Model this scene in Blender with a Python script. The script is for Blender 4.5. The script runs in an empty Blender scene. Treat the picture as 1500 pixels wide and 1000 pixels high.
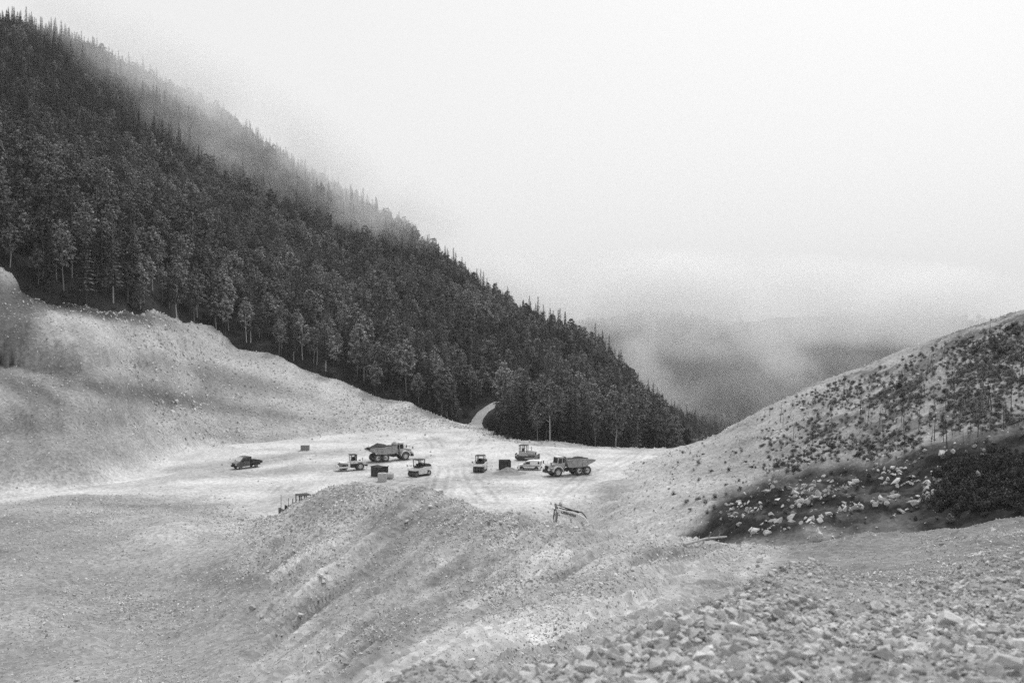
import bpy, bmesh, math, random
import numpy as np
from mathutils import Vector, Matrix, noise as mnoise

random.seed(7)
RNG = np.random.default_rng(7)
sc = bpy.context.scene
COL = sc.collection
R = math.radians

# ------------------------------------------------------------------ camera
W0, H0, F0 = 1500.0, 1000.0, 1500.0 * 35.0 / 36.0
HORIZON = 478.0
CAMZ = 27.0
PITCH = math.atan((500.0 - HORIZON) / F0)
cam_d = bpy.data.cameras.new('camera')
cam = bpy.data.objects.new('camera', cam_d)
COL.objects.link(cam)
cam.location = (0, 0, CAMZ)
cam.rotation_euler = (math.pi / 2 - PITCH, 0, 0)
cam_d.lens = 35.0
cam_d.sensor_width = 36.0
cam_d.clip_start = 0.1
cam_d.clip_end = 12000
cam_d.dof.use_dof = True
cam_d.dof.focus_distance = 170.0
cam_d.dof.aperture_fstop = 2.8
sc.camera = cam

# ------------------------------------------------------------------ light
SUN_EL, SUN_AZ = 58.0, 28.0          # azimuth measured from +Y towards +X
world = bpy.data.worlds.new('World')
sc.world = world
world.use_nodes = True
wn = world.node_tree
wn.nodes.clear()
w_out = wn.nodes.new('ShaderNodeOutputWorld')
w_bg = wn.nodes.new('ShaderNodeBackground')
w_sky = wn.nodes.new('ShaderNodeTexSky')
w_sky.sky_type = 'NISHITA'
w_sky.sun_disc = False
w_sky.sun_elevation = R(SUN_EL)
w_sky.sun_rotation = R(SUN_AZ)
w_sky.air_density = 1.0
w_sky.dust_density = 6.0
w_sky.ozone_density = 1.0
w_bw = wn.nodes.new('ShaderNodeRGBToBW')          # a black and white photograph
wn.links.new(w_sky.outputs[0], w_bw.inputs[0])
w_mix = wn.nodes.new('ShaderNodeMath'); w_mix.operation = 'MULTIPLY_ADD'      # thin even overcast over the whole sky
w_mix.inputs[1].default_value = 0.22; w_mix.inputs[2].default_value = 3.6
wn.links.new(w_bw.outputs[0], w_mix.inputs[0])
wn.links.new(w_mix.outputs[0], w_bg.inputs[0])
w_bg.inputs[1].default_value = 0.15
wn.links.new(w_bg.outputs[0], w_out.inputs[0])

sun_d = bpy.data.lights.new('sun', 'SUN')
sun_d.energy = 1.5
sun_d.angle = R(10)
sun_d.color = (1, 1, 1)
sun = bpy.data.objects.new('sun', sun_d)
COL.objects.link(sun)
sdir = Vector((math.sin(R(SUN_AZ)) * math.cos(R(SUN_EL)), math.cos(R(SUN_AZ)) * math.cos(R(SUN_EL)), math.sin(R(SUN_EL))))
sun.rotation_euler = (-sdir).to_track_quat('-Z', 'Y').to_euler()
sun.location = (0, 0, 400)

vs = sc.view_settings
vs.view_transform = 'Standard'
vs.look = 'None'
vs.exposure = 0.38
vs.gamma = 1.0
vs.use_curve_mapping = False
sc.cycles.volume_bounces = 4
sc.cycles.max_bounces = 6
sc.cycles.diffuse_bounces = 3
sc.cycles.glossy_bounces = 2
sc.cycles.use_denoising = False

# ------------------------------------------------------------------ pixel <-> place
CT, ST = math.cos(PITCH), math.sin(PITCH)
def uv(px, py):
    a = (px - 750.0) / F0
    b = (py - 500.0) / F0
    dy = CT - b * ST
    return a / dy, (-ST - b * CT) / dy
def proj(x, y, z):
    zz = z - CAMZ
    f = y * CT - zz * ST
    up = y * ST + zz * CT
    return 750.0 + F0 * x / f, 500.0 - F0 * up / f
def on_plane(px, py, z=0.0):
    u, s = uv(px, py)
    d = (z - CAMZ) / s
    return u * d, d

# ------------------------------------------------------------------ noise and surfaces
def _hash(ix, iy, seed):
    h = (ix.astype(np.int64) * 374761393 + iy.astype(np.int64) * 668265263 + seed * 1442695041) & 0xFFFFFFFF
    h = ((h ^ (h >> 13)) * 1274126177) & 0xFFFFFFFF
    h = h ^ (h >> 16)
    return (h & 0xFFFF).astype(np.float64) / 65535.0
def vnoise(x, y, seed=0):
    ix, iy = np.floor(x), np.floor(y)
    fx, fy = x - ix, y - iy
    sx, sy = fx * fx * fx * (fx * (fx * 6 - 15) + 10), fy * fy * fy * (fy * (fy * 6 - 15) + 10)
    a, b = _hash(ix, iy, seed), _hash(ix + 1, iy, seed)
    c, d = _hash(ix, iy + 1, seed), _hash(ix + 1, iy + 1, seed)
    return (a + (b - a) * sx) * (1 - sy) + (c + (d - c) * sx) * sy
def fbm(x, y, scale, octv=4, seed=0, gain=0.5):
    t, a, n = 0.0, 1.0, 0.0
    f = 1.0 / scale
    for i in range(octv):
        xr, yr = x * 0.8 - y * 0.6, x * 0.6 + y * 0.8
        x, y = xr, yr
        t = t + a * (vnoise(x * f + 17.3 * i, y * f - 9.1 * i, seed + i) - 0.5)
        n += a
        a *= gain
        f *= 2.03
    return t / n * 2.0               # about -1 .. 1
def smooth(e0, e1, x):
    t = np.clip((x - e0) / (e1 - e0), 0, 1)
    return t * t * (3 - 2 * t)

class Surface:
    """a height field through points given as P (pixel + distance) or Z (column, distance, height)"""
    K = 2.4
    def __init__(self, P, Z):
        c, v = [], []
        for px, py, d in P:
            u, s = uv(px, py)
            c.append((u * self.K, math.log(d))); v.append(s)
        for px, d, z in Z:
            u, _ = uv(px, 500)
            c.append((u * self.K, math.log(d))); v.append((z - CAMZ) / d)
        self.c = np.array(c); v = np.array(v)
        n = len(v)
        r2 = ((self.c[:, None] - self.c[None]) ** 2).sum(2)
        A = np.zeros((n + 3, n + 3))
        A[:n, :n] = self.kern(r2) + np.eye(n) * 2e-4
        A[:n, n] = 1; A[:n, n + 1:] = self.c
        A[n:, :n] = A[:n, n:].T
        self.w = np.linalg.solve(A, np.concatenate([v, np.zeros(3)]))
    @staticmethod
    def kern(r2):
        return 0.5 * r2 * np.log(r2 + 1e-12)
    def base(self, x, y):
        x = np.asarray(x, float); y = np.asarray(y, float)
        q = np.stack([x / y * self.K, np.log(y)], -1).reshape(-1, 2)
        out = np.empty(len(q))
        n = len(self.c)
        for i in range(0, len(q), 20000):
            s = q[i:i + 20000]
            r2 = ((s[:, None] - self.c[None]) ** 2).sum(2)
            out[i:i + 20000] = self.kern(r2) @ self.w[:n] + self.w[n] + s @ self.w[n + 1:]
        return (out.reshape(x.shape)) * y + CAMZ

def poly_sd(x, y, poly):
    """signed distance to a polygon, positive inside"""
    x = np.asarray(x, float); y = np.asarray(y, float)
    d = np.full(x.shape, 1e18); inside = np.zeros(x.shape, bool)
    n = len(poly)
    for i in range(n):
        x0, y0 = poly[i]; x1, y1 = poly[(i + 1) % n]
        ex, ey = x1 - x0, y1 - y0
        t = np.clip(((x - x0) * ex + (y - y0) * ey) / (ex * ex + ey * ey + 1e-12), 0, 1)
        d = np.minimum(d, (x - x0 - t * ex) ** 2 + (y - y0 - t * ey) ** 2)
        c = ((y0 > y) != (y1 > y)) & (x < (x1 - x0) * (y - y0) / (y1 - y0 + 1e-12) + x0)
        inside ^= c
    d = np.sqrt(d)
    return np.where(inside, d, -d)

def grid_mesh(name, X, Y, Zz, attrs=None):
    nr, nc = X.shape
    co = np.stack([X, Y, Zz], -1).reshape(-1, 3).astype(np.float32)
    i = np.arange(nr * nc).reshape(nr, nc)
    q = np.stack([i[:-1, :-1], i[:-1, 1:], i[1:, 1:], i[1:, :-1]], -1).reshape(-1, 4)
    return raw_mesh(name, co, q, attrs)
def raw_mesh(name, co, q, attrs=None, smooth_shade=True):
    co = np.asarray(co, np.float32); q = np.asarray(q, np.int32)
    k = q.shape[1]
    me = bpy.data.meshes.new(name)
    me.vertices.add(len(co)); me.vertices.foreach_set('co', co.ravel())
    me.loops.add(q.size); me.loops.foreach_set('vertex_index', q.ravel())
    me.polygons.add(len(q))
    me.polygons.foreach_set('loop_start', np.arange(0, q.size, k, dtype=np.int32))
    me.polygons.foreach_set('use_smooth', np.full(len(q), smooth_shade, dtype=bool))
    me.update(calc_edges=True)
    for an, av in (attrs or {}).items():
        a = me.attributes.new(an, 'FLOAT', 'POINT')
        a.data.foreach_set('value', np.asarray(av, np.float32).ravel())
    return me
def polar(px0, px1, nc, d0, d1, nr):
    u0, u1 = (px0 - 750) / F0, (px1 - 750) / F0
    u = np.linspace(u0, u1, nc)
    d = np.exp(np.linspace(math.log(d0), math.log(d1), nr))
    D, U = np.meshgrid(d, u, indexing='ij')
    return U * D, D

# ------------------------------------------------------------------ materials (all neutral: black and white film)
def nodes(name):
    m = bpy.data.materials.new(name); m.use_nodes = True
    nt = m.node_tree
    b = nt.nodes['Principled BSDF']
    b.inputs['Roughness'].default_value = 0.9
    b.inputs['Specular IOR Level'].default_value = 0.15
    return m, nt, b
def grey(v): return (v, v, v, 1)
def math_n(nt, op, a=None, b=None, clamp=False):
    n = nt.nodes.new('ShaderNodeMath'); n.operation = op; n.use_clamp = clamp
    for i, s in enumerate((a, b)):
        if s is None: continue
        if isinstance(s, (int, float)): n.inputs[i].default_value = s
        else: nt.links.new(s, n.inputs[i])
    return n.outputs[0]
def tex_noise(nt, vec, scale, detail=4, rough=0.55):
    n = nt.nodes.new('ShaderNodeTexNoise')
    n.inputs['Scale'].default_value = scale; n.inputs['Detail'].default_value = detail
    n.inputs['Roughness'].default_value = rough
    nt.links.new(vec, n.inputs['Vector'])
    return n.outputs[0]
def remap(nt, v, a, b, lo, hi):
    n = nt.nodes.new('ShaderNodeMapRange')
    nt.links.new(v, n.inputs[0])
    for i, x in zip((1, 2, 3, 4), (a, b, lo, hi)): n.inputs[i].default_value = x
    return n.outputs[0]

def dirt_material(name, fine=1.0, amp=1.0, bump=0.5):
    """broken stony soil; the attribute 'tone' carries the soil's own grey"""
    m, nt, b = nodes(name)
    b.inputs['Specular IOR Level'].default_value = 0.0
    b.inputs['Roughness'].default_value = 1.0
    at = nt.nodes.new('ShaderNodeAttribute'); at.attribute_name = 'tone'
    tc = nt.nodes.new('ShaderNodeTexCoord')
    ob = tc.outputs['Object']
    n1 = remap(nt, tex_noise(nt, ob, 0.10, 6, 0.62), 0.32, 0.68, 1 - 0.22 * amp, 1 + 0.22 * amp)
    n2 = remap(nt, tex_noise(nt, ob, 1.6 * fine, 6, 0.75), 0.34, 0.66, 1 - 0.13 * amp, 1 + 0.12 * amp)
    vo = nt.nodes.new('ShaderNodeTexVoronoi'); vo.inputs['Scale'].default_value = 2.6 * fine
    nt.links.new(ob, vo.inputs['Vector'])
    vs_ = nt.nodes.new('ShaderNodeSeparateColor'); nt.links.new(vo.outputs['Color'], vs_.inputs[0])
    n3 = remap(nt, vs_.outputs[0], 0, 1, 1 - 0.2 * amp, 1 + 0.2 * amp)
    v = math_n(nt, 'MULTIPLY', at.outputs['Fac'], n1)
    v = math_n(nt, 'MULTIPLY', v, n2)
    v = math_n(nt, 'MULTIPLY', v, n3)
    v = math_n(nt, 'MINIMUM', v, 0.8)
    nt.links.new(v, b.inputs['Base Color'])
    bp = nt.nodes.new('ShaderNodeBump'); bp.inputs['Strength'].default_value = bump
    bp.inputs['Distance'].default_value = 0.35 / fine
    hh = math_n(nt, 'ADD', tex_noise(nt, ob, 0.9 * fine, 8, 0.7), math_n(nt, 'MULTIPLY', vo.outputs['Distance'], 0.35))
    nt.links.new(hh, bp.inputs['Height'])
    nt.links.new(bp.outputs[0], b.inputs['Normal'])
    return m
def plain_material(name, v, rough=0.8, spec=0.2, dust=0.0, dust_v=0.45, scale=2.0, vary=0.15, metal=0.0):
    """paint, steel or rubber, with worn and dusty patches"""
    m, nt, b = nodes(name)
    tc = nt.nodes.new('ShaderNodeTexCoord')
    n = tex_noise(nt, tc.outputs['Object'], scale, 6, 0.65)
    base = remap(nt, n, 0.3, 0.7, v * (1 - vary), v * (1 + vary))
    if dust > 0:
        n2 = tex_noise(nt, tc.outputs['Object'], scale * 1.7, 5, 0.7)
        f = remap(nt, n2, 0.42, 0.68, 0, dust)
        base = math_n(nt, 'ADD', math_n(nt, 'MULTIPLY', base, math_n(nt, 'SUBTRACT', 1.0, f)), math_n(nt, 'MULTIPLY', f, dust_v))
    nt.links.new(base, b.inputs['Base Color'])
    b.inputs['Roughness'].default_value = rough
    b.inputs['Specular IOR Level'].default_value = spec
    b.inputs['Metallic'].default_value = metal
    return m
def rock_material(name, v, vary=0.3):
    m, nt, b = nodes(name)
    tc = nt.nodes.new('ShaderNodeTexCoord')
    oi = nt.nodes.new('ShaderNodeObjectInfo')
    r = remap(nt, oi.outputs['Random'], 0, 1, 1 - vary, 1 + vary)
    n = remap(nt, tex_noise(nt, tc.outputs['Object'], 3.0, 7, 0.7), 0.3, 0.7, 0.75, 1.2)
    nt.links.new(math_n(nt, 'MINIMUM', math_n(nt, 'MULTIPLY', math_n(nt, 'MULTIPLY', r, n), v), 0.85), b.inputs['Base Color'])
    bp = nt.nodes.new('ShaderNodeBump'); bp.inputs['Strength'].default_value = 0.5; bp.inputs['Distance'].default_value = 0.06
    nt.links.new(tex_noise(nt, tc.outputs['Object'], 6.0, 8, 0.7), bp.inputs['Height'])
    nt.links.new(bp.outputs[0], b.inputs['Normal'])
    return m
def leaf_material(name, v, vary=0.35):
    m, nt, b = nodes(name)
    oi = nt.nodes.new('ShaderNodeObjectInfo')
    ge = nt.nodes.new('ShaderNodeNewGeometry')
    r = remap(nt, oi.outputs['Random'], 0, 1, 1 - vary, 1 + vary)
    r2 = remap(nt, ge.outputs['Random Per Island'], 0, 1, 0.6, 1.4)
    r3 = remap(nt, tex_noise(nt, ge.outputs['Position'], 0.022, 4, 0.6), 0.35, 0.65, 0.55, 1.4)      # stands of lighter and darker trees
    nt.links.new(math_n(nt, 'MULTIPLY', math_n(nt, 'MULTIPLY', math_n(nt, 'MULTIPLY', r, r2), r3), v), b.inputs['Base Color'])
    b.inputs['Roughness'].default_value = 0.7
    return m
def bark_material(name, lo, hi):
    m, nt, b = nodes(name)
    oi = nt.nodes.new('ShaderNodeObjectInfo')
    tc = nt.nodes.new('ShaderNodeTexCoord')
    r = remap(nt, oi.outputs['Random'], 0.35, 1, lo, hi)
    n = remap(nt, tex_noise(nt, tc.outputs['Object'], 1.5, 6, 0.7), 0.3, 0.7, 0.7, 1.25)
    nt.links.new(math_n(nt, 'MULTIPLY', r, n), b.inputs['Base Color'])
    return m

M = {}
M['dirt'] = dirt_material('stony soil')
M['hill'] = dirt_material('cleared hillside soil', fine=1.2, amp=1.0)
M['rubble_soil'] = dirt_material('rubble soil', fine=7.0, amp=1.0)
M['forest_floor'] = dirt_material('forest floor', fine=0.6, amp=1.0)
M['rock'] = rock_material('limestone', 0.5, 0.42)
M['clod'] = rock_material('clods of soil', 0.52, 0.4)
M['rock_pale'] = rock_material('pale limestone', 0.5, 0.25)
M['leaf'] = leaf_material('broadleaf foliage', 0.14, 0.55)
M['needle'] = leaf_material('conifer needles', 0.06, 0.45)
M['shrub_leaf'] = leaf_material('shrub foliage', 0.045, .5)
M['tuft'] = leaf_material('dry brush', 0.13, .5)
M['bark'] = bark_material('bark', 0.06, 0.5)
M['bark_dark'] = bark_material('dark bark', 0.04, 0.12)
M['yellow'] = plain_material('dusty machine paint', 0.40, dust=0.6, dust_v=0.5)
M['body'] = plain_material('worn dump body paint', 0.30, dust=0.7, dust_v=0.42, scale=1.2, vary=0.3)
M['white'] = plain_material('white paint', 0.78, rough=0.4, spec=0.4, dust=0.15, vary=0.05)
M['pale'] = plain_material('pale machine paint', 0.66, rough=0.5, spec=0.3, dust=0.3, vary=0.08)
M['dark'] = plain_material('dark steel', 0.035, rough=0.6, dust=0.25, dust_v=0.2)
M['black'] = plain_material('black plastic', 0.02, rough=0.6)
M['navy'] = plain_material('dark car paint', 0.07, rough=0.35, spec=0.5, dust=0.3, dust_v=0.25)
M['tyre'] = plain_material('rubber', 0.04, rough=0.9, dust=0.7, dust_v=0.2, scale=4)
M['rim'] = plain_material('rim paint', 0.55, dust=0.5, dust_v=0.45)
M['drum'] = plain_material('rolled steel', 0.16, rough=0.5, dust=0.6, dust_v=0.3, spec=0.5)
M['grey'] = plain_material('grey steel', 0.20, rough=0.6, dust=0.4, dust_v=0.3)
M['load'] = rock_material('dark load', 0.05)
M['concrete'] = plain_material('weathered concrete', 0.42, dust=0.5, dust_v=0.3)
M['timber'] = plain_material('bare timber', 0.36, scale=6, vary=0.3)
M['lamp'] = plain_material('lamp glass', 0.6, rough=0.15, spec=0.6)
gm, gnt, gb = nodes('dark glass')
gb.inputs['Base Color'].default_value = grey(0.02); gb.inputs['Roughness'].default_value = 0.05; gb.inputs['Specular IOR Level'].default_value = 0.5
M['glass'] = gm
gm, gnt, gb = nodes('clear cab glass')
gb.inputs['Base Color'].default_value = grey(0.9); gb.inputs['Roughness'].default_value = 0.03; gb.inputs['Transmission Weight'].default_value = 1.0; gb.inputs['IOR'].default_value = 1.05
gb.inputs['Specular IOR Level'].default_value = 0.5
M['clear'] = gm

# ------------------------------------------------------------------ scene bookkeeping
def link(name, data, mat=None, parent=None):
    o = bpy.data.objects.new(name, data)
    COL.objects.link(o)
    if mat is not None and data is not None and not data.materials: data.materials.append(mat)
    if parent is not None: o.parent = parent
    return o
def tag(o, label, cat=None, group=None, kind=None):
    if label: o['label'] = label
    if cat: o['category'] = cat
    if group: o['group'] = group
    if kind: o['kind'] = kind
    return o
def structure(o, label=None):
    o['kind'] = 'structure'
    if label: o['label'] = label
    return o
def thing(name, label, cat, loc=(0, 0, 0), rotz=0.0, group=None, scale=1.0):
    o = bpy.data.objects.new(name, None)
    COL.objects.link(o)
    o.empty_display_size = 0.3
    o.location = loc; o.rotation_euler = (0, 0, rotz); o.scale = (scale,) * 3
    return tag(o, label, cat, group)
def copy_tree(root, loc, rotz, label, group=None, scale=1.0):
    r = root.copy(); COL.objects.link(r)
    r.location = loc; r.rotation_euler = (0, 0, rotz); r.scale = (scale,) * 3
    tag(r, label, None, group)
    for ch in root.children:
        c = ch.copy(); COL.objects.link(c); c.parent = r
        for g in ch.children:
            e = g.copy(); COL.objects.link(e); e.parent = c
    return r

class MB:
    """collects solid shapes into one mesh"""
    def __init__(self): self.bm = bmesh.new()
    def _add(self, verts, faces):
        vs_ = [self.bm.verts.new(v) for v in verts]
        for f in faces:
            try: self.bm.faces.new([vs_[i] for i in f])
            except ValueError: pass
        return vs_
    def box(self, x0, x1, y0, y1, z0, z1, top=None, rot=None, at=None):
        """top = (dx0, dx1, dy) insets of the top face"""
        a, b, c = top or (0, 0, 0)
        v = [(x0, y0, z0), (x1, y0, z0), (x1, y1, z0), (x0, y1, z0),
             (x0 + a, y0 + c, z1), (x1 - b, y0 + c, z1), (x1 - b, y1 - c, z1), (x0 + a, y1 - c, z1)]
        if rot is not None:
            p = Vector(at)
            v = [tuple(rot @ (Vector(q) - p) + p) for q in v]
        self._add(v, [(3, 2, 1, 0), (4, 5, 6, 7), (0, 1, 5, 4), (1, 2, 6, 5), (2, 3, 7, 6), (3, 0, 4, 7)])
        return self
    def prism(self, prof, y0, y1, inset=0.0):
        """side outline in x, z drawn out from y0 to y1"""
        n = len(prof)
        v = [(x, y0, z) for x, z in prof] + [(x, y1, z) for x, z in prof]
        f = [tuple(range(n))[::-1] if y0 < y1 else tuple(range(n)), tuple(range(n, 2 * n)) if y0 < y1 else tuple(range(n, 2 * n))[::-1]]
        f += [(i, (i + 1) % n, n + (i + 1) % n, n + i) for i in range(n)]
        self._add(v, f)
        return self
    def lathe_y(self, cx, cy, cz, prof, seg=24, closed=False):
        """outline of (radius, y) turned about the y axis"""
        n = len(prof)
        v, f = [], []
        for k in range(seg):
            a = 2 * math.pi * k / seg
            for r, y in prof: v.append((cx + r * math.cos(a), cy + y, cz + r * math.sin(a)))
        for k in range(seg):
            k2 = (k + 1) % seg
            for i in range(n - 1): f.append((k * n + i, k * n + i + 1, k2 * n + i + 1, k2 * n + i))
            if closed: f.append((k * n + n - 1, k * n, k2 * n, k2 * n + n - 1))
        self._add(v, f)
        return self
    def tube(self, pts, r, seg=8, r1=None):
        pts = [Vector(p) for p in pts]
        n = len(pts); v, f = [], []
        for i, p in enumerate(pts):
            t = (pts[min(i + 1, n - 1)] - pts[max(i - 1, 0)]).normalized()
            a = t.cross(Vector((0, 0, 1)) if abs(t.z) < 0.9 else Vector((1, 0, 0))).normalized()
            b = t.cross(a)
            rr = r if r1 is None else r + (r1 - r) * i / (n - 1)
            for k in range(seg):
                g = 2 * math.pi * k / seg
                v.append(tuple(p + (a * math.cos(g) + b * math.sin(g)) * rr))
        for i in range(n - 1):
            for k in range(seg):
                k2 = (k + 1) % seg
                f.append((i * seg + k, i * seg + k2, (i + 1) * seg + k2, (i + 1) * seg + k))
        f.append(tuple(range(seg))[::-1]); f.append(tuple(range((n - 1) * seg, n * seg)))
        self._add(v, f)
        return self
    def build(self, name, mat, parent=None, bevel=0.0, smooth_shade=False):
        bm = self.bm
        bmesh.ops.recalc_face_normals(bm, faces=bm.faces[:])
        if bevel > 0:
            ed = [e for e in bm.edges if len(e.link_faces) == 2 and e.calc_face_angle(0) > 0.5]
            bmesh.ops.bevel(bm, geom=ed, offset=bevel, segments=2, affect='EDGES', profile=0.6, clamp_overlap=True)
        me = bpy.data.meshes.new(name); bm.to_mesh(me); bm.free()
        if smooth_shade:
            for p in me.polygons: p.use_smooth = True
        return link(name, me, M[mat] if isinstance(mat, str) else mat, parent)

# ================================================================== THE LAND
# ---- quarry ground: platform, haul road, excavated slope on the left, spoil heap in the middle, basin at lower left
A_P = [(-200, 1000, 75), (-200, 850, 110), (-200, 740, 152), (0, 1000, 72), (0, 900, 88), (0, 800, 118), (0, 740, 148),
       (200, 1000, 68), (150, 900, 92), (200, 830, 112), (120, 780, 128), (260, 765, 128), (330, 900, 84), (315, 845, 103), (350, 780, 127),
       # spoil heap: far crest, then its face towards the basin
       (447, 730, 118), (468, 717, 117), (492, 709, 116), (540, 712, 112), (600, 722, 106), (650, 734, 101), (700, 752, 97), (760, 766, 92), (870, 775, 85), (1000, 800, 74), (1130, 836, 60),
       (1000, 900, 35), (850, 950, 28), (740, 1000, 22), (600, 1000, 30), (500, 1000, 42), (420, 1000, 55), (430, 920, 70),
       (400, 850, 90), (365, 815, 104), (440, 765, 112), (430, 745, 117), (540, 800, 90), (650, 850, 70), (800, 850, 60), (700, 920, 45), (900, 850, 52), (1000, 850, 48), (560, 900, 62), (560, 760, 102),
       (1300, 835, 50), (1500, 840, 42), (1500, 782, 60), (1300, 797, 72), (1700, 845, 40), (1700, 790, 58), (1180, 815, 68), (1230, 790, 78),
       # excavated slope on the left
       (-200, 728, 158), (0, 722, 161), (0, 620, 176), (0, 520, 196), (0, 402, 215), (-200, 330, 208), (100, 600, 183), (150, 540, 200), (150, 458, 226), (60, 432, 219),
       (220, 470, 240), (262, 477, 257), (285, 481, 267), (220, 560, 222), (200, 650, 192), (310, 485, 275), (310, 560, 252), (310, 610, 240), (400, 520, 280), (400, 580, 262), (500, 560, 280), (500, 600, 266), (600, 592, 277), (600, 612, 268), (680, 622, 272)]
A_Z = [(-200, 20, 17), (0, 20, 17), (0, 40, 8.5), (200, 20, 18), (200, 45, 7.5), (400, 20, 18.5), (400, 38, 11), (550, 14, 21.5), (550, 20, 19), (550, 28, 15.5), (740, 14, 21), (1000, 14, 20.5), (1000, 22, 18.8),
       (1300, 15, 20), (1300, 28, 17.5), (1500, 15, 20.5), (1500, 28, 18), (1700, 15, 20.5), (-200, 40, 8.5),
       (300, 200, 0), (450, 180, 0), (450, 152, 0), (410, 150, 0), (600, 190, 0), (600, 160, 0), (750, 200, 0), (750, 170, 0), (900, 200, 0), (950, 175, 0), (620, 240, 0), (750, 215, 0), (900, 216, 0), (1000, 215, 0),
       (490, 134, 1), (600, 130, 1), (700, 122, 0.5), (760, 118, -1), (840, 112, -4.4), (840, 135, -5.2), (890, 135, -5.2), (870, 146, -5.2), (900, 112, -4), (840, 157, -0.3), (780, 142, -3), (950, 122, 1.5), (920, 150, 0),
       (800, 260, -3), (950, 250, -5), (1000, 300, -20), (700, 320, -1), (600, 330, 4), (400, 340, 20), (220, 300, 31), (0, 262, 42), (-200, 255, 50),
       (1100, 140, 0), (1100, 190, -1), (1300, 120, 6), (1500, 110, 10), (1700, 110, 11), (1100, 100, 5), (1300, 92, 8.5), (1500, 86, 11), (1300, 200, 0), (1600, 200, 5), (1000, 140, 1), (1000, 180, 0)]
SA = Surface(A_P, A_Z)
EDGE_PX = [(-250, 330, 206), (-100, 372, 208), (0, 404, 216), (60, 434, 220), (150, 456, 227), (220, 470, 242), (262, 477, 258), (285, 481, 268), (310, 486, 277), (400, 521, 282), (500, 561, 282), (600, 593, 280), (680, 622, 275)]
EDGE = [(uv(a, b)[0] * d, d) for a, b, d in EDGE_PX]                   # foot of the forest
BEYOND = EDGE + [(-6, 300), (-2, 350), (-260, 350), (-330, 200)]
PLATFORM = [on_plane(*p) for p in [(-260, 738), (-260, 729), (0, 723), (150, 705), (235, 672), (285, 655), (430, 641), (560, 631), (690, 627), (720, 637), (770, 650), (900, 657), (1030, 661),
                                   (985, 682), (930, 700), (870, 716), (800, 742), (740, 752), (660, 742), (560, 728), (470, 726), (435, 758), (380, 758), (335, 742), (300, 726), (200, 725), (0, 737)]]
def plat_mask(x, y):
    w = 2.5 * fbm(x, y, 9, 3, 5)
    return smooth(-3.5, 3.0, poly_sd(x, y, PLATFORM) + w)
def heap_mask(x, y):
    """the spoil heap's side, where it is gullied down the fall line"""
    px = 750 + F0 * x / y
    return smooth(330, 420, px) * smooth(1180, 1000, px) * smooth(122, 108, y) * smooth(16, 26, y)
def hA(x, y):
    x = np.asarray(x, float); y = np.asarray(y, float)
    z = SA.base(x, y)
    z = z - 0.9 * np.maximum(poly_sd(x, y, BEYOND) + 0.5, 0)
    p = plat_mask(x, y)
    z = z * (1 - p) + p * (0.10 * fbm(x, y, 30, 3, 3))
    r = 1 - p
    near = smooth(15, 60, y)
    z = z + r * (0.3 + 0.7 * near) * (0.75 * fbm(x, y, 14, 4, 11) + 0.22 * fbm(x, y, 2.6, 4, 21))
    # rills
    fx, fy = x * 0.90 - y * 0.44, x * 0.44 + y * 0.90
    hm = heap_mask(x, y)
    rill = 1 - np.abs(fbm(fx / 2.4, fy / 22, 1.0, 3, 31)) * 2
    face = smooth(520, 440, 750 + F0 * x / y) * smooth(60, 85, y)
    z = z + hm * ((0.95 + 0.7 * face) * (rill - .62) + 0.6 * fbm(fx / 6, fy / 30, 1.0, 2, 37) + 0.25 * (.4 - 2 * np.abs(fbm(fx / 0.9, fy / 9, 1.0, 3, 33))))
    z = z + r * 0.18 * np.maximum(fbm(x, y, 1.3, 3, 23), 0) * near * smooth(-.2, .5, fbm(x, y, 11, 2, 25)) * 3
    left = smooth(430, 250, 750 + F0 * x / y) * smooth(150, 190, y) * r
    gx, gy = x * 0.75 + y * 0.66, -x * 0.66 + y * 0.75
    z = z + left * (1.1 * np.sin(z * 0.52 + 2.2 * fbm(x, y, 22, 3, 45)) * smooth(3, 9, z) + 1.5 * fbm(gx / 7, gy / 12, 1.0, 4, 41) + 0.15 * (1 - 2 * np.abs(fbm(gx / 2, gy / 10, 1.0, 3, 43))))
    for zt, w_, amp_ in ((21.0, 1.0, 1.9), (9.5, .9, 1.2)):
        q = z - zt - 2.6 * fbm(x, y, 26, 3, 91) - 0.8 * fbm(x, y, 5, 3, 93)
        z = z + left * amp_ * (np.tanh(q / w_) - np.clip(q / 8, -1, 1) + 0.55 * np.exp(-(q / 1.6) ** 2) * (.5 - 2 * np.abs(fbm(x, y, 3.0, 4, 95))))
    z = z + left * 0.55 * (.45 - 2 * np.abs(fbm(x, y, 5.5, 4, 47))) * smooth(2, 6, z)
    crag = smooth(110, 20, 750 + F0 * x / y) * smooth(172, 190, y) * r
    z = z + crag * 1.6 * (.5 - 2 * np.abs(fbm(x, y, 7, 4, 49)))
    # a few shallow wheel ruts and spread soil on the platform
    z = z + p * 0.04 * fbm(x / 1.2, y / 6, 1.0, 3, 51)
    return z

def ell(px, py, cx, cy, rx, ry, deg=0.0, soft=0.5):
    a = R(deg); c, s = math.cos(a), math.sin(a)
    dx, dy = px - cx, py - cy
    q = np.sqrt(((dx * c + dy * s) / rx) ** 2 + ((-dx * s + dy * c) / ry) ** 2)
    return smooth(1 + soft, 1 - soft, q)
def mixv(t, v, m): return t * (1 - m) + v * m

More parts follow.
